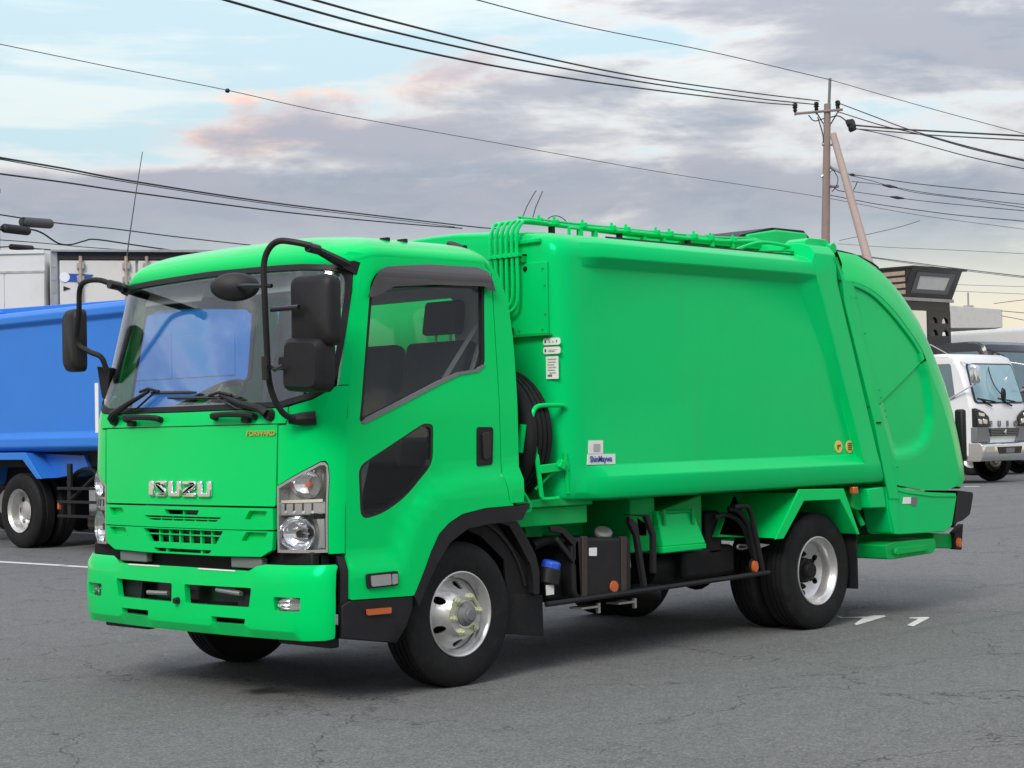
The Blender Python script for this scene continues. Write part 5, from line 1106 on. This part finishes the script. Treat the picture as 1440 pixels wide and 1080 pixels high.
for k in range(4): MB().bx(Lq - .62 * (k + 1) + .01, Lq - .62 * k - .01, -.012, .0, 1.2, 3.98).build('side_panel', REEF, b2, .004)
MB().bx(0, Lq, -.02, .0, 3.985, 4.02).build('side_rail', STEEL, b2); MB().bx(0, Lq, -.03, .02, 4.28, 4.34).build('roof_rail', REEF, b2, .006)
for x in (.5, Lq - .5): bgwheel(x, -.02, -1, .45, .26, False, Q2)
MB().bx(.1, Lq, .6, 1.7, .7, 1.1).build('chassis', DARK, Q2)
tag(MB().tube([(8.15, 14.13, 4.05), (8.17, 14.11, 4.26), (8.24, 14.01, 4.98), (8.3, 13.92, 5.56)], [.010, .009, .007, .006], 6).build('whip_antenna', INK), 'thin whip antenna rising above the white box truck', 'antenna')
# --- forward-control lorries on the right
def lorry(name, corner, az_deg, Wd, H, body, label, cat, detail=1):
    h = Wd / 2; rz = R(az_deg); o = Vector((corner[0], corner[1], 0)) - Matrix.Rotation(rz, 3, 'Z') @ Vector((0, h, 0))
    t = tag(empty(name, o, rz), label, cat)
    s = H / 2.96
    def P(*p): return [(x, z * s) for x, z in p]
    rows = []
    prof = P((.05, .92), (.0, 1.05), (.0, 1.62), (.05, 1.80), (.34, 2.74), (.42, 2.87), (.58, 2.935), (.9, 2.96), (1.95, 2.94), (1.98, .92))
    for y, ix, iz in ((-h, .14, .05), (-h + .05, .06, .02), (-h + .16, .02, .005), (0, 0, 0), (h - .16, .02, .005), (h - .05, .06, .02), (h, .14, .05)):
        rows.append([(x + (ix if x < 1 else -ix * .3), y, z - (iz if z > 2.6 * s else 0)) for x, z in prof])
    mb = MB().grid(rows, True); n = len(prof); mb.f += [tuple(range(n)), tuple(range(6 * n, 7 * n))]
    cb = mb.build('cab', body, t, sharp=25)
    # windscreen and its frame
    def ws_pt(y, z):
        x = .05 + (.34 - .05) * (z / s - 1.80) / (2.74 - 1.80); k = abs(y) / h
        return (x + .06 * max(0, (k - .8) / .2) ** 2 + .02 * k * k, y, z)
    wo = rp([(-h + .10, 1.80 * s), (h - .10, 1.80 * s), (h - .16, 2.72 * s), (-h + .16, 2.72 * s)], .10)
    panel('windscreen_frame', BLACKG, cb, wo, ws_pt, t=.02, ref=(1.5, 0, 1.8), off=.012, res=.2)
    panel('windscreen', GLASSB if detail < 2 else SKYG, cb, [(y * .95, 2.26 * s + (z - 2.26 * s) * .93) for y, z in wo], ws_pt, t=.01, ref=(1.5, 0, 1.8), off=.020, res=.2)
    for sd in (1, -1):
        dw = rp(P((.52, 1.92), (1.55, 1.86), (1.55, 2.72), (.62, 2.72)), .06)
        MB().prism(dw, sd * (h - .006), sd * (h + .006)).build('door_window', GLASSB, cb)
        MB().prism(rp(P((.20, .98), (1.62, .98), (1.62, 2.82), (.60, 2.82), (.44, 2.6), (.20, 1.9)), .05), sd * (h - .02), sd * (h + .003)).build('door', body, cb, .004)
        MB().prism(dw, sd * (h - .006), sd * (h + .008)).build('door_window', GLASSB, cb)
        MB().prism(rp(P((.98, 1.18), (1.26, 1.18), (1.26, 1.29), (.98, 1.29)), .03), sd * h, sd * (h + .03)).build('turn_lamp', ORANGE, cb, .01)
        # lamp cluster at the corner
        MB().prism([(y * sd, z * s) for y, z in ((h - .52, 1.28), (h + .01, 1.28), (h + .01, 1.70), (h - .30, 1.62), (h - .50, 1.5))], -.03, .10, 'x').build('headlamp', BLACKG, cb, .02)
        for q0, q1, q2, q3 in ((.30, .08, 1.50, 1.60), (.40, .24, 1.33, 1.46), (.20, .06, 1.33, 1.46)): MB().prism([(y * sd, z * s) for y, z in ((h - q0, q2), (h - q1, q2 + .02), (h - q1, q3), (h - q0, q3 - .02))], -.045, .0, 'x').build('lamp_reflector', REFLECT, cb, .012)
        MB().prism([(y * sd, z * s) for y, z in ((h - .55, .93), (h + .005, .93), (h + .005, 1.27), (h - .52, 1.27))], -.015, .14, 'x').build('corner_cover', GREYP, cb, .02)
        # mirror on a stay
        m_ = Vector((-.12, sd * (h + .14), 2.45 * s))
        rbox('mirror', CHROME if detail else BLACKP, cb, m_, (.14, .22, .42), .06, 0, 0)
        MB().tube([m_ + Vector((.0, 0, -.2)), Vector((.75, sd * (h + .02), 1.88 * s))], .018, 8).build('mirror_stay', CHROME if detail else BLACKP, cb)
        MB().tube([m_ + Vector((.0, 0, .2)), Vector((.42, sd * (h - .06), 2.76 * s))], .016, 8).build('mirror_stay', CHROME if detail else BLACKP, cb)
        bgwheel(.95, sd * h, sd, .47, .26, False, t)
        MB().bx(.2, 1.8, sd * h - .04, sd * h + .005, .62 * s, .99 * s).build('side_step', body, t, .02)
    gr = MB().prism(rp([(-.55, 1.06 * s), (.55, 1.06 * s), (.62, 1.24 * s), (-.62, 1.24 * s)], .03), -.03, .02, 'x').build('grille', BLACKG, cb, .006)
    for k in range(4): MB().bx(-.045, -.03, -.54, .54, (1.085 + k * .04) * s, (1.098 + k * .04) * s).build('grille_bar', GREYP, gr)
    bu = MB().prism(rp([(-.10, .50 * s), (-.16, .60 * s), (-.16, .86 * s), (-.08, .92 * s), (.25, .92 * s), (.25, .50 * s)], .03), -h, h).build('front_bumper', CHROME if detail else BLACKP, t, .03)
    MB().prism([(y, z * s) for y, z in ((-.42, .66), (.42, .66), (.50, .82), (-.50, .82))], -.172, -.15, 'x').build('bumper_intake', BLACKG, bu)
    MB().bx(-.180, -.165, -.165, .165, .68 * s, .79 * s).build('plate_mount', GREYP, bu)
    for sd in (1, -1): MB().prism([(y * sd, z * s) for y, z in ((h - .50, .70), (h - .10, .70), (h - .10, .84), (h - .46, .84))], -.172, -.155, 'x').build('fog_lamp', REFLECT, bu, .01)
    for y in (-.35, .45):
        w_ = MB().tube([(-.02, y, 1.74 * s), (.02, y + .12, 1.80 * s), (.05, y + .30, 1.90 * s)], .02, 6).build('wiper', BLACKP, cb)
        MB().tube([(.04, y - .22, 1.84 * s), (.06, y + .45, 1.92 * s)], .016, 6).build('wiper_blade', BLACKG, w_)
    MB().bx(.4, 8.0, -.45, -.37, .75, 1.0).build('chassis_rail', DARK, t); MB().bx(.4, 8.0, .37, .45, .75, 1.0).build('chassis_rail', DARK, t)
    MB().bx(.3, 2.0, -.8, .8, .55, .95).build('engine', DARK, t)
    for sd in (1, -1): bgwheel(5.6, sd * h, sd, .47, .26, True, t)
    return t, cb, s, h
SKYG = mat('far_windscreen_glass', (.25, .42, .48), .06, var=.25, scale=1.2, coat=.8)
F_, fc_, fs_, fh_ = lorry('truck', (29.60, 12.75), 86, 2.16, 2.96, WPAINT, 'white cab-over truck with chrome bumper and mirrors parked at the right', 'truck', 2)
for k, ch in enumerate('FUSO'):
    text('maker_letter', ch, .17, frame((-.012, .50 - k * .33, 1.335), (0, -1, 0), (0, 0, 1)), GREYP, fc_, .02, .008)
MB().lathe([(0, .02), (.07, .015), (.075, 0)], (-.045, 0, 1.15), (-1, 0, 0), 3).build('grille_badge', CHROME, fc_)
MB().tube(smooth([(.36, .0, 2.72), (.20, .18, 2.5), (.05, .22, 2.2), (-.06, .10, 1.98)], 4), .012, 6).build('under_mirror_stay', BLACKP, fc_)
MB().lathe([(0, .04), (.08, .02), (.1, -.03), (0, -.04)], (-.08, .06, 2.0), (-1, 0, 0), 18, (.8, 1.6)).build('under_view_mirror', BLACKP, fc_)
MB().bx(2.15, 7.6, -1.05, 1.05, 1.0, 1.14).build('flatbed', GREYP, F_, .01)
for sd in (1, -1): MB().bx(2.2, 7.6, sd * 1.05 - .015, sd * 1.05 + .015, 1.14, 1.5).build('flatbed_side', GREYP, F_, .006)
K_, kc_, ks_, kh_ = lorry('truck', (35.39, 15.34), 86, 2.4, 3.50, NAVY, 'dark navy truck with a black roof sign tower behind the white truck', 'truck', 0)
# roof sign tower behind its cab: slatted box with a pale panel, polished plate, post with half-round cut-outs
TX = 3.05
tw = MB().prism([(TX - .05, 4.78), (TX - .42, 5.56), (TX + 1.5, 5.56), (TX + 1.5, 4.78)], -1.15, 1.2).build('sign_box', BLACKG, K_, .02)
MB().prism([(TX - .46, 5.54), (TX - .50, 5.60), (TX + 1.5, 5.62), (TX + 1.5, 5.56)], -1.28, 1.24).build('sign_roof', BLACKG, tw)
for k in range(4): MB().box((TX + .55, 1.215, 5.42 - k * .17), (1.5, .03, .11)).build('side_slat', RUST, tw, .004)
slp = lambda y, z: (TX - .05 - .37 * (z - 4.78) / .78, y, z)
panel('sign_frame', GREYP, tw, [(-.80, 4.92), (.85, 4.92), (.90, 5.46), (-.85, 5.46)], slp, [[(-.62, 5.02), (.68, 5.02), (.72, 5.36), (-.66, 5.36)]], t=.03, ref=(TX + 2, 0, 5), off=.02, res=.5)
panel('sign_panel', WHITE, tw, [(-.64, 5.0), (.70, 5.0), (.74, 5.38), (-.68, 5.38)], slp, t=.02, ref=(TX + 2, 0, 5), off=.008, res=.5)
MB().bx(TX - .09, TX - .03, -1.17, 1.22, 4.70, 4.79).build('sign_trim', STEEL, tw)
MB().bx(TX, TX + .4, -1.1, 1.2, 4.45, 4.72).build('tower_beam', BLACKG, K_)
MB().bx(TX + .02, TX + .06, -.05, 1.18, 3.2, 4.46).build('polished_plate', CHROME, K_)
hc_ = [[(y + .15 * math.cos(a), z + .17 * math.sin(a)) for a in [math.pi * j / 8 for j in range(9)]] for y in (-.36, -.86) for z in (4.12, 3.78)]
panel('tower_post', BLACKG, K_, [(-1.12, 3.2), (-.05, 3.2), (-.05, 4.46), (-1.12, 4.46)], lambda y, z: (TX, y, z), hc_, t=.1, ref=(TX + 2, 0, 4), res=.4)
MB().bx(TX + .3, TX + .34, -1.1, -.05, 3.5, 4.45).build('tower_backing', WHITE, K_)
MB().bx(TX, 8.0, -1.2, 1.2, 1.0, 3.2).build('load_body', NAVY, K_, .03)
MB().tube([(2.1, 1.22, 3.46), (1.0, 1.22, 2.9)], .02, 6).build('stay_rod', STEEL, K_)
# white box van roof and the canopy building farther off
V = tag(empty('box_van', (41.5, 14.2, 0), R(86)), 'white rounded box body showing above the dark truck at the right edge', 'van')
MB().prism(rp([(-1.1, 1.0), (-1.1, 4.06), (1.25, 4.06), (1.25, 1.0)], .16), 0, 6.0, 'x').build('box_body', REEF, V, .08)
MB().prism(rp([(-1.9, .6), (-1.8, 1.7), (-1.4, 2.7), (-.1, 2.75), (-.1, .6)], .1), -1.05, 1.05).build('cab', WPAINT, V, .05)
for sd in (1, -1): bgwheel(-1.0, sd * 1.05, sd, .42, .24, False, V); bgwheel(4.5, sd * 1.05, sd, .42, .24, True, V)
cpos = [(60.49, 31.02, 5.91), (61.64, 29.83, 5.88)]
u_ = Vector(cpos[1]) - Vector(cpos[0]); az2 = math.atan2(u_.y, u_.x)
G = tag(empty('canopy_building', (cpos[0][0], cpos[0][1], 0), az2), 'pale flat-roofed canopy building far behind the trucks', 'building')
WALL = mat('canopy_wall', (.52, .52, .50), .7, var=.05, scale=.6, dirt=.2)
FAS = mat('canopy_fascia', (.46, .46, .45), .6, var=.05, dirt=.2)
zt = 1.405 + (595 - 430) / 2577 * 76
MB().prism([(-.9, zt), (1.7, zt - .25), (1.7, zt - 1.0), (1.35, zt - 1.02), (-.9, zt - .98)], 0, 5.0).build('fascia', FAS, G, .02)
MB().bx(-.9, .8, .6, 4.5, 0, zt - .98).build('wall', WALL, G)
MB().tube([(1.25, .4, 0), (1.25, .4, zt - 1.0)], .08, 8).build('column', WALL, G)
MB().tube([(-.35, .5, 0), (-.35, .5, zt - 1.0)], .10, 8).build('column', WALL, G)
MB().tube([(.55, 1.0, zt - .2), (.55, 1.0, zt + .55)], .04, 6).build('roof_mast', STEEL, G)
MB().bx(.35, .75, .9, 1.1, zt - .15, zt + .0).build('roof_unit', STEEL, G)
# ------------------------------------------------------------------ utility poles and wires
CONC = mat('pole_concrete', (.27, .21, .19), .8, var=.1, scale=3, dirt=.25, dirtcol=(.16, .12, .10))
CONC2 = mat('brace_concrete', (.40, .32, .29), .8, var=.08, scale=3)
GREYC = mat('grey_pole', (.36, .35, .34), .75, var=.08, scale=3)
WIRE = mat('wire_black', (.012, .012, .014), .6)
WIREG = mat('wire_grey', (.10, .10, .11), .6)
U = tag(empty('utility_pole', (41.5, 24.72, 0)), 'tall brown utility pole with crossarm, left of the leaning brace pole', 'utility pole')
ML = lambda pts: [(x - 41.5, y - 24.72, z) for x, y, z in pts]
MB().tube(ML([(41.46, 24.87, 4.03), (41.49, 24.71, 7.4), (41.52, 24.54, 11.5)][:0] + [(41.45, 24.80, 0)] + [(41.49, 24.71, 7.4), (41.52, 24.54, 11.54)]), [.19, .135, .105], 14).build('pole', CONC, U)
rp_ = ML([(41.54, 24.53, 11.05), (41.57, 24.45, 12.35)]); MB().tube(rp_, .045, 8).build('ground_wire_rod', GREYP, U)
ca = MB().tube(ML([(41.04, 25.47, 11.3), (41.6, 24.03, 11.3)]), .045, 6).build('crossarm', CONC, U)
for p in ML([(41.05, 25.45, 11.46), (41.36, 24.85, 11.45), (41.57, 24.19, 11.43)]):
    MB().lathe([(.03, -.14), (.045, -.1), (.07, -.06), (.05, 0), (.09, .03), (.06, .08), (.09, .10), (.06, .17), (.0, .19)], p, (0, 0, 1), 12).build('insulator', WHITE if p[2] < 0 else DARK, U)
    MB().tube([Vector(p) + Vector((0, 0, -.22)), Vector(p) + Vector((0, 0, -.1))], .035, 6).build('insulator_pin', RUST, U)
for a in [[(41.57, 24.2, 11.23), (41.59, 24.49, 10.89)], [(41.36, 24.85, 11.3), (41.43, 24.65, 10.91)], [(41.18, 25.03, 11.21), (41.23, 24.85, 11.01), (41.46, 24.61, 11.09)], [(41.3, 24.77, 11.14), (41.42, 24.67, 10.56), (41.42, 24.68, 10.22)], [(41.5, 24.42, 11.1), (41.44, 24.06, 11.08), (41.37, 23.7, 10.83)]]: MB().tube(smooth(ML(a), 4), .02, 6).build('jumper_wire', WIRE, U)
for a in [[(41.34, 23.73, 10.87), (41.29, 23.37, 10.66)], [(41.32, 23.62, 10.7), (41.29, 23.37, 10.55)]]:
    q = ML(a); MB().tube([q[0], Vector(q[0]).lerp(Vector(q[1]), .5), q[1]], [.05, .16, .03], 8).build('cable_clamp', WIRE, U)
for z0 in [[(41.43, 24.65, 10.87), (41.59, 24.49, 10.87)], [(41.4, 24.7, 10.26), (41.65, 24.44, 10.26)], [(41.39, 24.75, 9.23), (41.59, 24.53, 9.43)], [(41.59, 24.53, 9.54), (41.31, 23.97, 9.29)], [(41.58, 24.56, 8.93), (41.42, 24.16, 8.87)]]: MB().tube(ML(z0), .05, 8).build('pole_band', STEEL, U)
for a in [[(41.54, 24.44, 9.5), (41.41, 24.15, 9.14), (41.3, 24.14, 8.86), (41.54, 24.47, 8.74)], [(41.54, 24.46, 8.92), (41.28, 24.02, 8.71), (41.25, 23.48, 8.61)], [(41.25, 23.48, 8.65), (41.34, 23.37, 8.94)]]: MB().tube(smooth(ML(a), 4), .014, 5).build('drop_wire', WIRE, U)
K2 = MB().tube([(41.22, 24.16, 10.51), (40.91, 22.76, 6.32)] + [tuple(Vector([(41.22, 24.16, 10.51)][0]).lerp(Vector([(40.91, 22.76, 6.32)][0]), 2.62))], [.105, .135, .17], 14).build('brace_pole', CONC2)
tag(K2, 'pinkish concrete brace pole leaning against the tall utility pole', 'brace pole')
NP = tag(empty('utility_pole', [(11.72, 24.06, 1.52)][0][:2] + (0,)), 'grey utility pole cut by the left edge of the picture', 'utility pole')
npz = [(11.72, 24.06, 1.52)][0]
MB().tube([(0, 0, 0), (.04, .05, 7.8)], [.19, .165], 14).build('pole', GREYC, NP)
MB().tube([(.02, .02, 7.8), (.02, .02, 9.0)], .03, 6).build('ground_wire_rod', STEEL, NP)
for z in (4.9, 5.6, 6.35, 7.0): MB().lathe([(.19, -.04), (.20, 0), (.19, .04)], (.02, .02, z), (0, 0, 1), 14).build('pole_band', STEEL, NP)
WIRES = [
 # right-hand high-voltage lines running to the upper left
 ('uppermost of the three thick wires sweeping to the top edge', WIRE, .022, [(41.33, 24.72, 11.64), (35.03, 22.63, 10.84), (25.12, 18.54, 9.45), (16.98, 14.77, 8.35), (11.82, 12.22, 7.67), (8.92, 10.92, 7.37), (7.95, 10.48, 7.29)]),
 ('middle one of the three thick wires sweeping to the top edge', WIRE, .022, [(41.24, 24.82, 11.53), (35.03, 22.63, 10.7), (25.12, 18.55, 9.34), (16.98, 14.78, 8.21), (11.33, 12.01, 7.46), (7.95, 10.48, 7.13), (7.08, 9.95, 7.02)]),
 ('lowest of the three thick wires sweeping to the top edge', WIRE, .022, [(40.8, 25.27, 11.52), (36.25, 23.53, 10.86), (25.12, 18.55, 9.19), (16.98, 14.78, 8.01), (10.85, 11.8, 7.21), (6.89, 10.15, 6.9), (6.05, 9.59, 6.78)]),
 ('thin grey wire along the top, passing the tip of the brown pole', WIREG, .016, [(17.99, 17.26, 10.0), (22.07, 18.78, 10.43), (26.93, 20.93, 11.14), (33.39, 22.85, 11.83), (41.55, 24.47, 12.31)]),
 ('thin grey wire sloping from the brown pole tip to the right edge', WIREG, .016, [(41.55, 24.47, 12.31), (41.03, 20.75, 10.87), (40.79, 16.73, 9.36)]),
 ('long thin wire with a small ball crossing the whole sky', WIREG, .013, [(13.55, 27.61, 10.17), (17.3, 28.05, 10.11), (20.99, 28.55, 10.09), (24.81, 28.92, 9.97), (31.71, 28.99, 9.8), (39.58, 29.48, 9.72), (48.08, 29.33, 9.59), (53.97, 29.0, 9.33), (61.06, 27.44, 8.99)]),
 # left bundle
 ('upper black cable of the pair crossing the lower left sky', WIRE, .026, [(11.75, 23.83, 6.98), (14.36, 25.44, 7.16), (17.14, 26.87, 7.27), (23.89, 29.96, 7.58), (34.89, 34.39, 8.15), (37.84, 35.65, 8.35)]),
 ('thin twin cable just under the upper black cable at left', WIRE, .014, [(11.75, 23.83, 6.95), (14.36, 25.44, 7.11), (17.14, 26.88, 7.23), (23.89, 29.96, 7.53), (34.73, 34.56, 8.11)]),
 ('lower black cable of the pair crossing the lower left sky', WIRE, .024, [(11.75, 23.84, 6.66), (14.36, 25.45, 6.87), (17.09, 26.94, 7.03), (23.89, 29.96, 7.37), (30.74, 32.94, 7.81), (34.89, 34.39, 8.06)]),
 ('black cable carrying the uppermost grey splice closure at left', WIRE, .018, [(11.75, 23.87, 5.86), (13.61, 24.82, 5.91), (16.18, 26.47, 6.1), (18.84, 28.04, 6.24), (22.55, 29.95, 6.42), (25.44, 31.28, 6.56)]),
 ('drooping black cable leaving the middle splice closure at left', WIRE, .022, [(11.75, 23.88, 5.57), (12.7, 24.34, 5.67), (13.17, 24.57, 5.65), (13.68, 24.76, 5.48), (14.03, 24.83, 5.48), (14.44, 24.98, 5.59), (14.8, 25.04, 5.65), (16.63, 26.03, 5.7), (18.84, 27.34, 5.79), (21.13, 28.56, 5.89)]),
 ('thin wire just above the roof of the white box truck', WIRE, .012, [(11.75, 23.88, 5.36), (13.46, 25.0, 5.49), (15.68, 26.29, 5.62), (18.84, 28.05, 5.85)]),
 ('short cable with the lowest splice closure at left', WIRE, .018, [(11.76, 23.89, 5.21), (12.25, 24.09, 5.27), (12.77, 24.28, 5.28), (13.61, 24.84, 5.34)]),
 # right of the brown pole
 ('topmost black wire falling from the brown pole to the right', WIRE, .020, [(41.5, 24.12, 11.51), (39.12, 21.29, 10.44), (36.8, 18.7, 9.48), (33.85, 15.31, 8.33), (31.25, 12.28, 7.37), (30.58, 11.54, 7.16)]),
 ('second black wire falling from the brown pole to the right', WIRE, .020, [(41.51, 24.13, 11.23), (38.86, 20.86, 10.09), (36.63, 18.16, 9.24), (33.99, 15.17, 8.24), (31.71, 12.53, 7.42), (30.58, 11.54, 7.13)]),
 ('thick level cable leaving the brown pole to the right edge', WIRE, .034, [(41.29, 23.36, 10.68), (39.63, 20.79, 10.06), (38.66, 18.92, 9.65), (34.9, 14.22, 8.54), (34.25, 13.46, 8.36)]),
 ('lower level cable leaving the brown pole to the right edge', WIRE, .024, [(41.29, 23.36, 10.57), (39.63, 20.79, 9.96), (38.66, 18.92, 9.53), (34.9, 14.22, 8.43), (34.25, 13.46, 8.25)]),
 ('black wire sagging lowest of the upper bundle right of the brown pole', WIRE, .018, [(41.29, 23.36, 10.58), (39.46, 20.97, 9.87), (37.67, 18.53, 9.07), (35.78, 16.19, 8.31), (33.99, 13.76, 7.58), (33.33, 13.0, 7.37)]),
 ('highest telephone cable right of the brace pole', WIRE, .017, [(41.61, 24.52, 9.45), (41.17, 23.54, 9.16), (40.71, 22.58, 8.94), (38.39, 19.26, 8.15), (34.9, 14.27, 7.07), (34.26, 13.51, 6.9)]),
 ('second telephone cable right of the brace pole', WIRE, .013, [(41.17, 23.54, 9.13), (40.84, 22.45, 8.79), (39.02, 20.05, 8.08), (36.53, 16.9, 7.36), (34.9, 14.28, 6.74), (34.26, 13.52, 6.57)]),
 ('third telephone cable right of the brace pole', WIRE, .013, [(41.21, 23.5, 8.94), (40.16, 21.73, 8.55), (38.55, 19.1, 7.89), (34.9, 14.28, 6.82), (34.26, 13.51, 6.65)]),
 ('fourth telephone cable right of the brace pole', WIRE, .014, [(41.26, 23.47, 8.62), (40.33, 21.57, 8.19), (38.67, 18.99, 7.63), (34.9, 14.28, 6.66), (34.26, 13.52, 6.49)]),
 ('fifth telephone cable starting low on the brown pole', WIRE, .016, [(41.59, 24.56, 8.65), (41.26, 23.48, 8.37), (40.16, 21.75, 7.95), (38.07, 18.19, 7.17), (34.91, 14.29, 6.4), (34.26, 13.53, 6.25)]),
 ('slanting thin drop wire below the telephone cables at right', WIREG, .012, [(43.48, 25.53, 7.41), (42.47, 23.7, 7.4), (41.37, 21.96, 7.38), (40.51, 20.69, 7.4)]),
 ('faint wire low in the cream sky right of the brace pole', WIREG, .013, [(56.09, 34.02, 8.78), (54.99, 30.86, 8.3), (53.9, 27.69, 7.88), (53.16, 24.15, 7.4), (52.63, 23.27, 7.26)]),
 ('upper one of the twin wires just above the black sign tower', WIREG, .020, [(45.6, 26.23, 7.1), (45.11, 23.87, 6.65), (44.54, 21.6, 6.22), (44.04, 19.26, 5.8), (43.45, 18.43, 5.66)]),
 ('lower one of the twin wires just above the black sign tower', WIREG, .014, [(45.6, 26.23, 7.08), (45.11, 23.87, 6.61), (44.54, 21.6, 6.18), (44.04, 19.26, 5.76), (43.45, 18.43, 5.62)]),
 ('higher of two faint wires above the canopy building', WIREG, .014, [(63.7, 33.4, 7.4), (63.28, 30.97, 7.15), (62.91, 28.48, 6.9)]),
 ('lower of two faint wires above the canopy building', WIREG, .014, [(63.7, 33.41, 7.12), (63.28, 30.98, 6.85), (62.91, 28.49, 6.58)]),
 ('dark wire rising to the right edge beside the canopy building', WIRE, .016, [(59.63, 29.02, 6.14), (58.26, 27.57, 6.08), (57.39, 25.59, 6.09)]),
 ('upper of two dark wires just right of the canopy building', WIRE, .018, [(59.83, 28.82, 5.84), (58.65, 27.18, 5.62), (57.39, 25.61, 5.41)]),
 ('lower of two dark wires just right of the canopy building', WIRE, .016, [(59.84, 28.83, 5.64), (58.65, 27.19, 5.34), (57.39, 25.62, 5.05)]),
]
WO = []
for lab, m, r_, pts in WIRES:
    o = MB().tube(smooth(pts, 6), r_ * .8, 6).build('overhead_wire', m); WO.append(tag(o, lab, 'wire', 'overhead wires'))
bp_ = [(20.99, 28.55, 10.08)][0]
MB().lathe([(0, -.06), (.045, -.045), (.065, 0), (.045, .045), (0, .06)], bp_, (0, 0, 1), 14).build('marker_ball', WIRE, WO[5])
def closure(w, a, b, r_, m): 
    a = Vector(a); b = Vector(b); MB().tube([a, a.lerp(b, .05), a.lerp(b, .95), b], [r_ * .6, r_, r_, r_ * .7], 12).build('splice_closure', m, w, .02)
closure(WO[9], [(12.56, 24.33, 5.81)][0], [(13.47, 24.68, 5.86)][0], .105, mat('closure_grey', (.075, .075, .08), .6))
closure(WO[10], [(11.94, 23.97, 5.61)][0], [(12.72, 24.32, 5.63)][0], .095, WIRE)
closure(WO[12], [(12.19, 24.15, 5.27)][0], [(12.83, 24.35, 5.29)][0], .06, WIRE)
for i_ in (18, 20, 21): 
    pts = WIRES[i_][3]; a = Vector(pts[1]); b = Vector(pts[2]); MB().tube([a, a.lerp(b, .15), a.lerp(b, .3)], [.02, .05, .02], 8).build('wire_grip', WIRE, WO[i_])
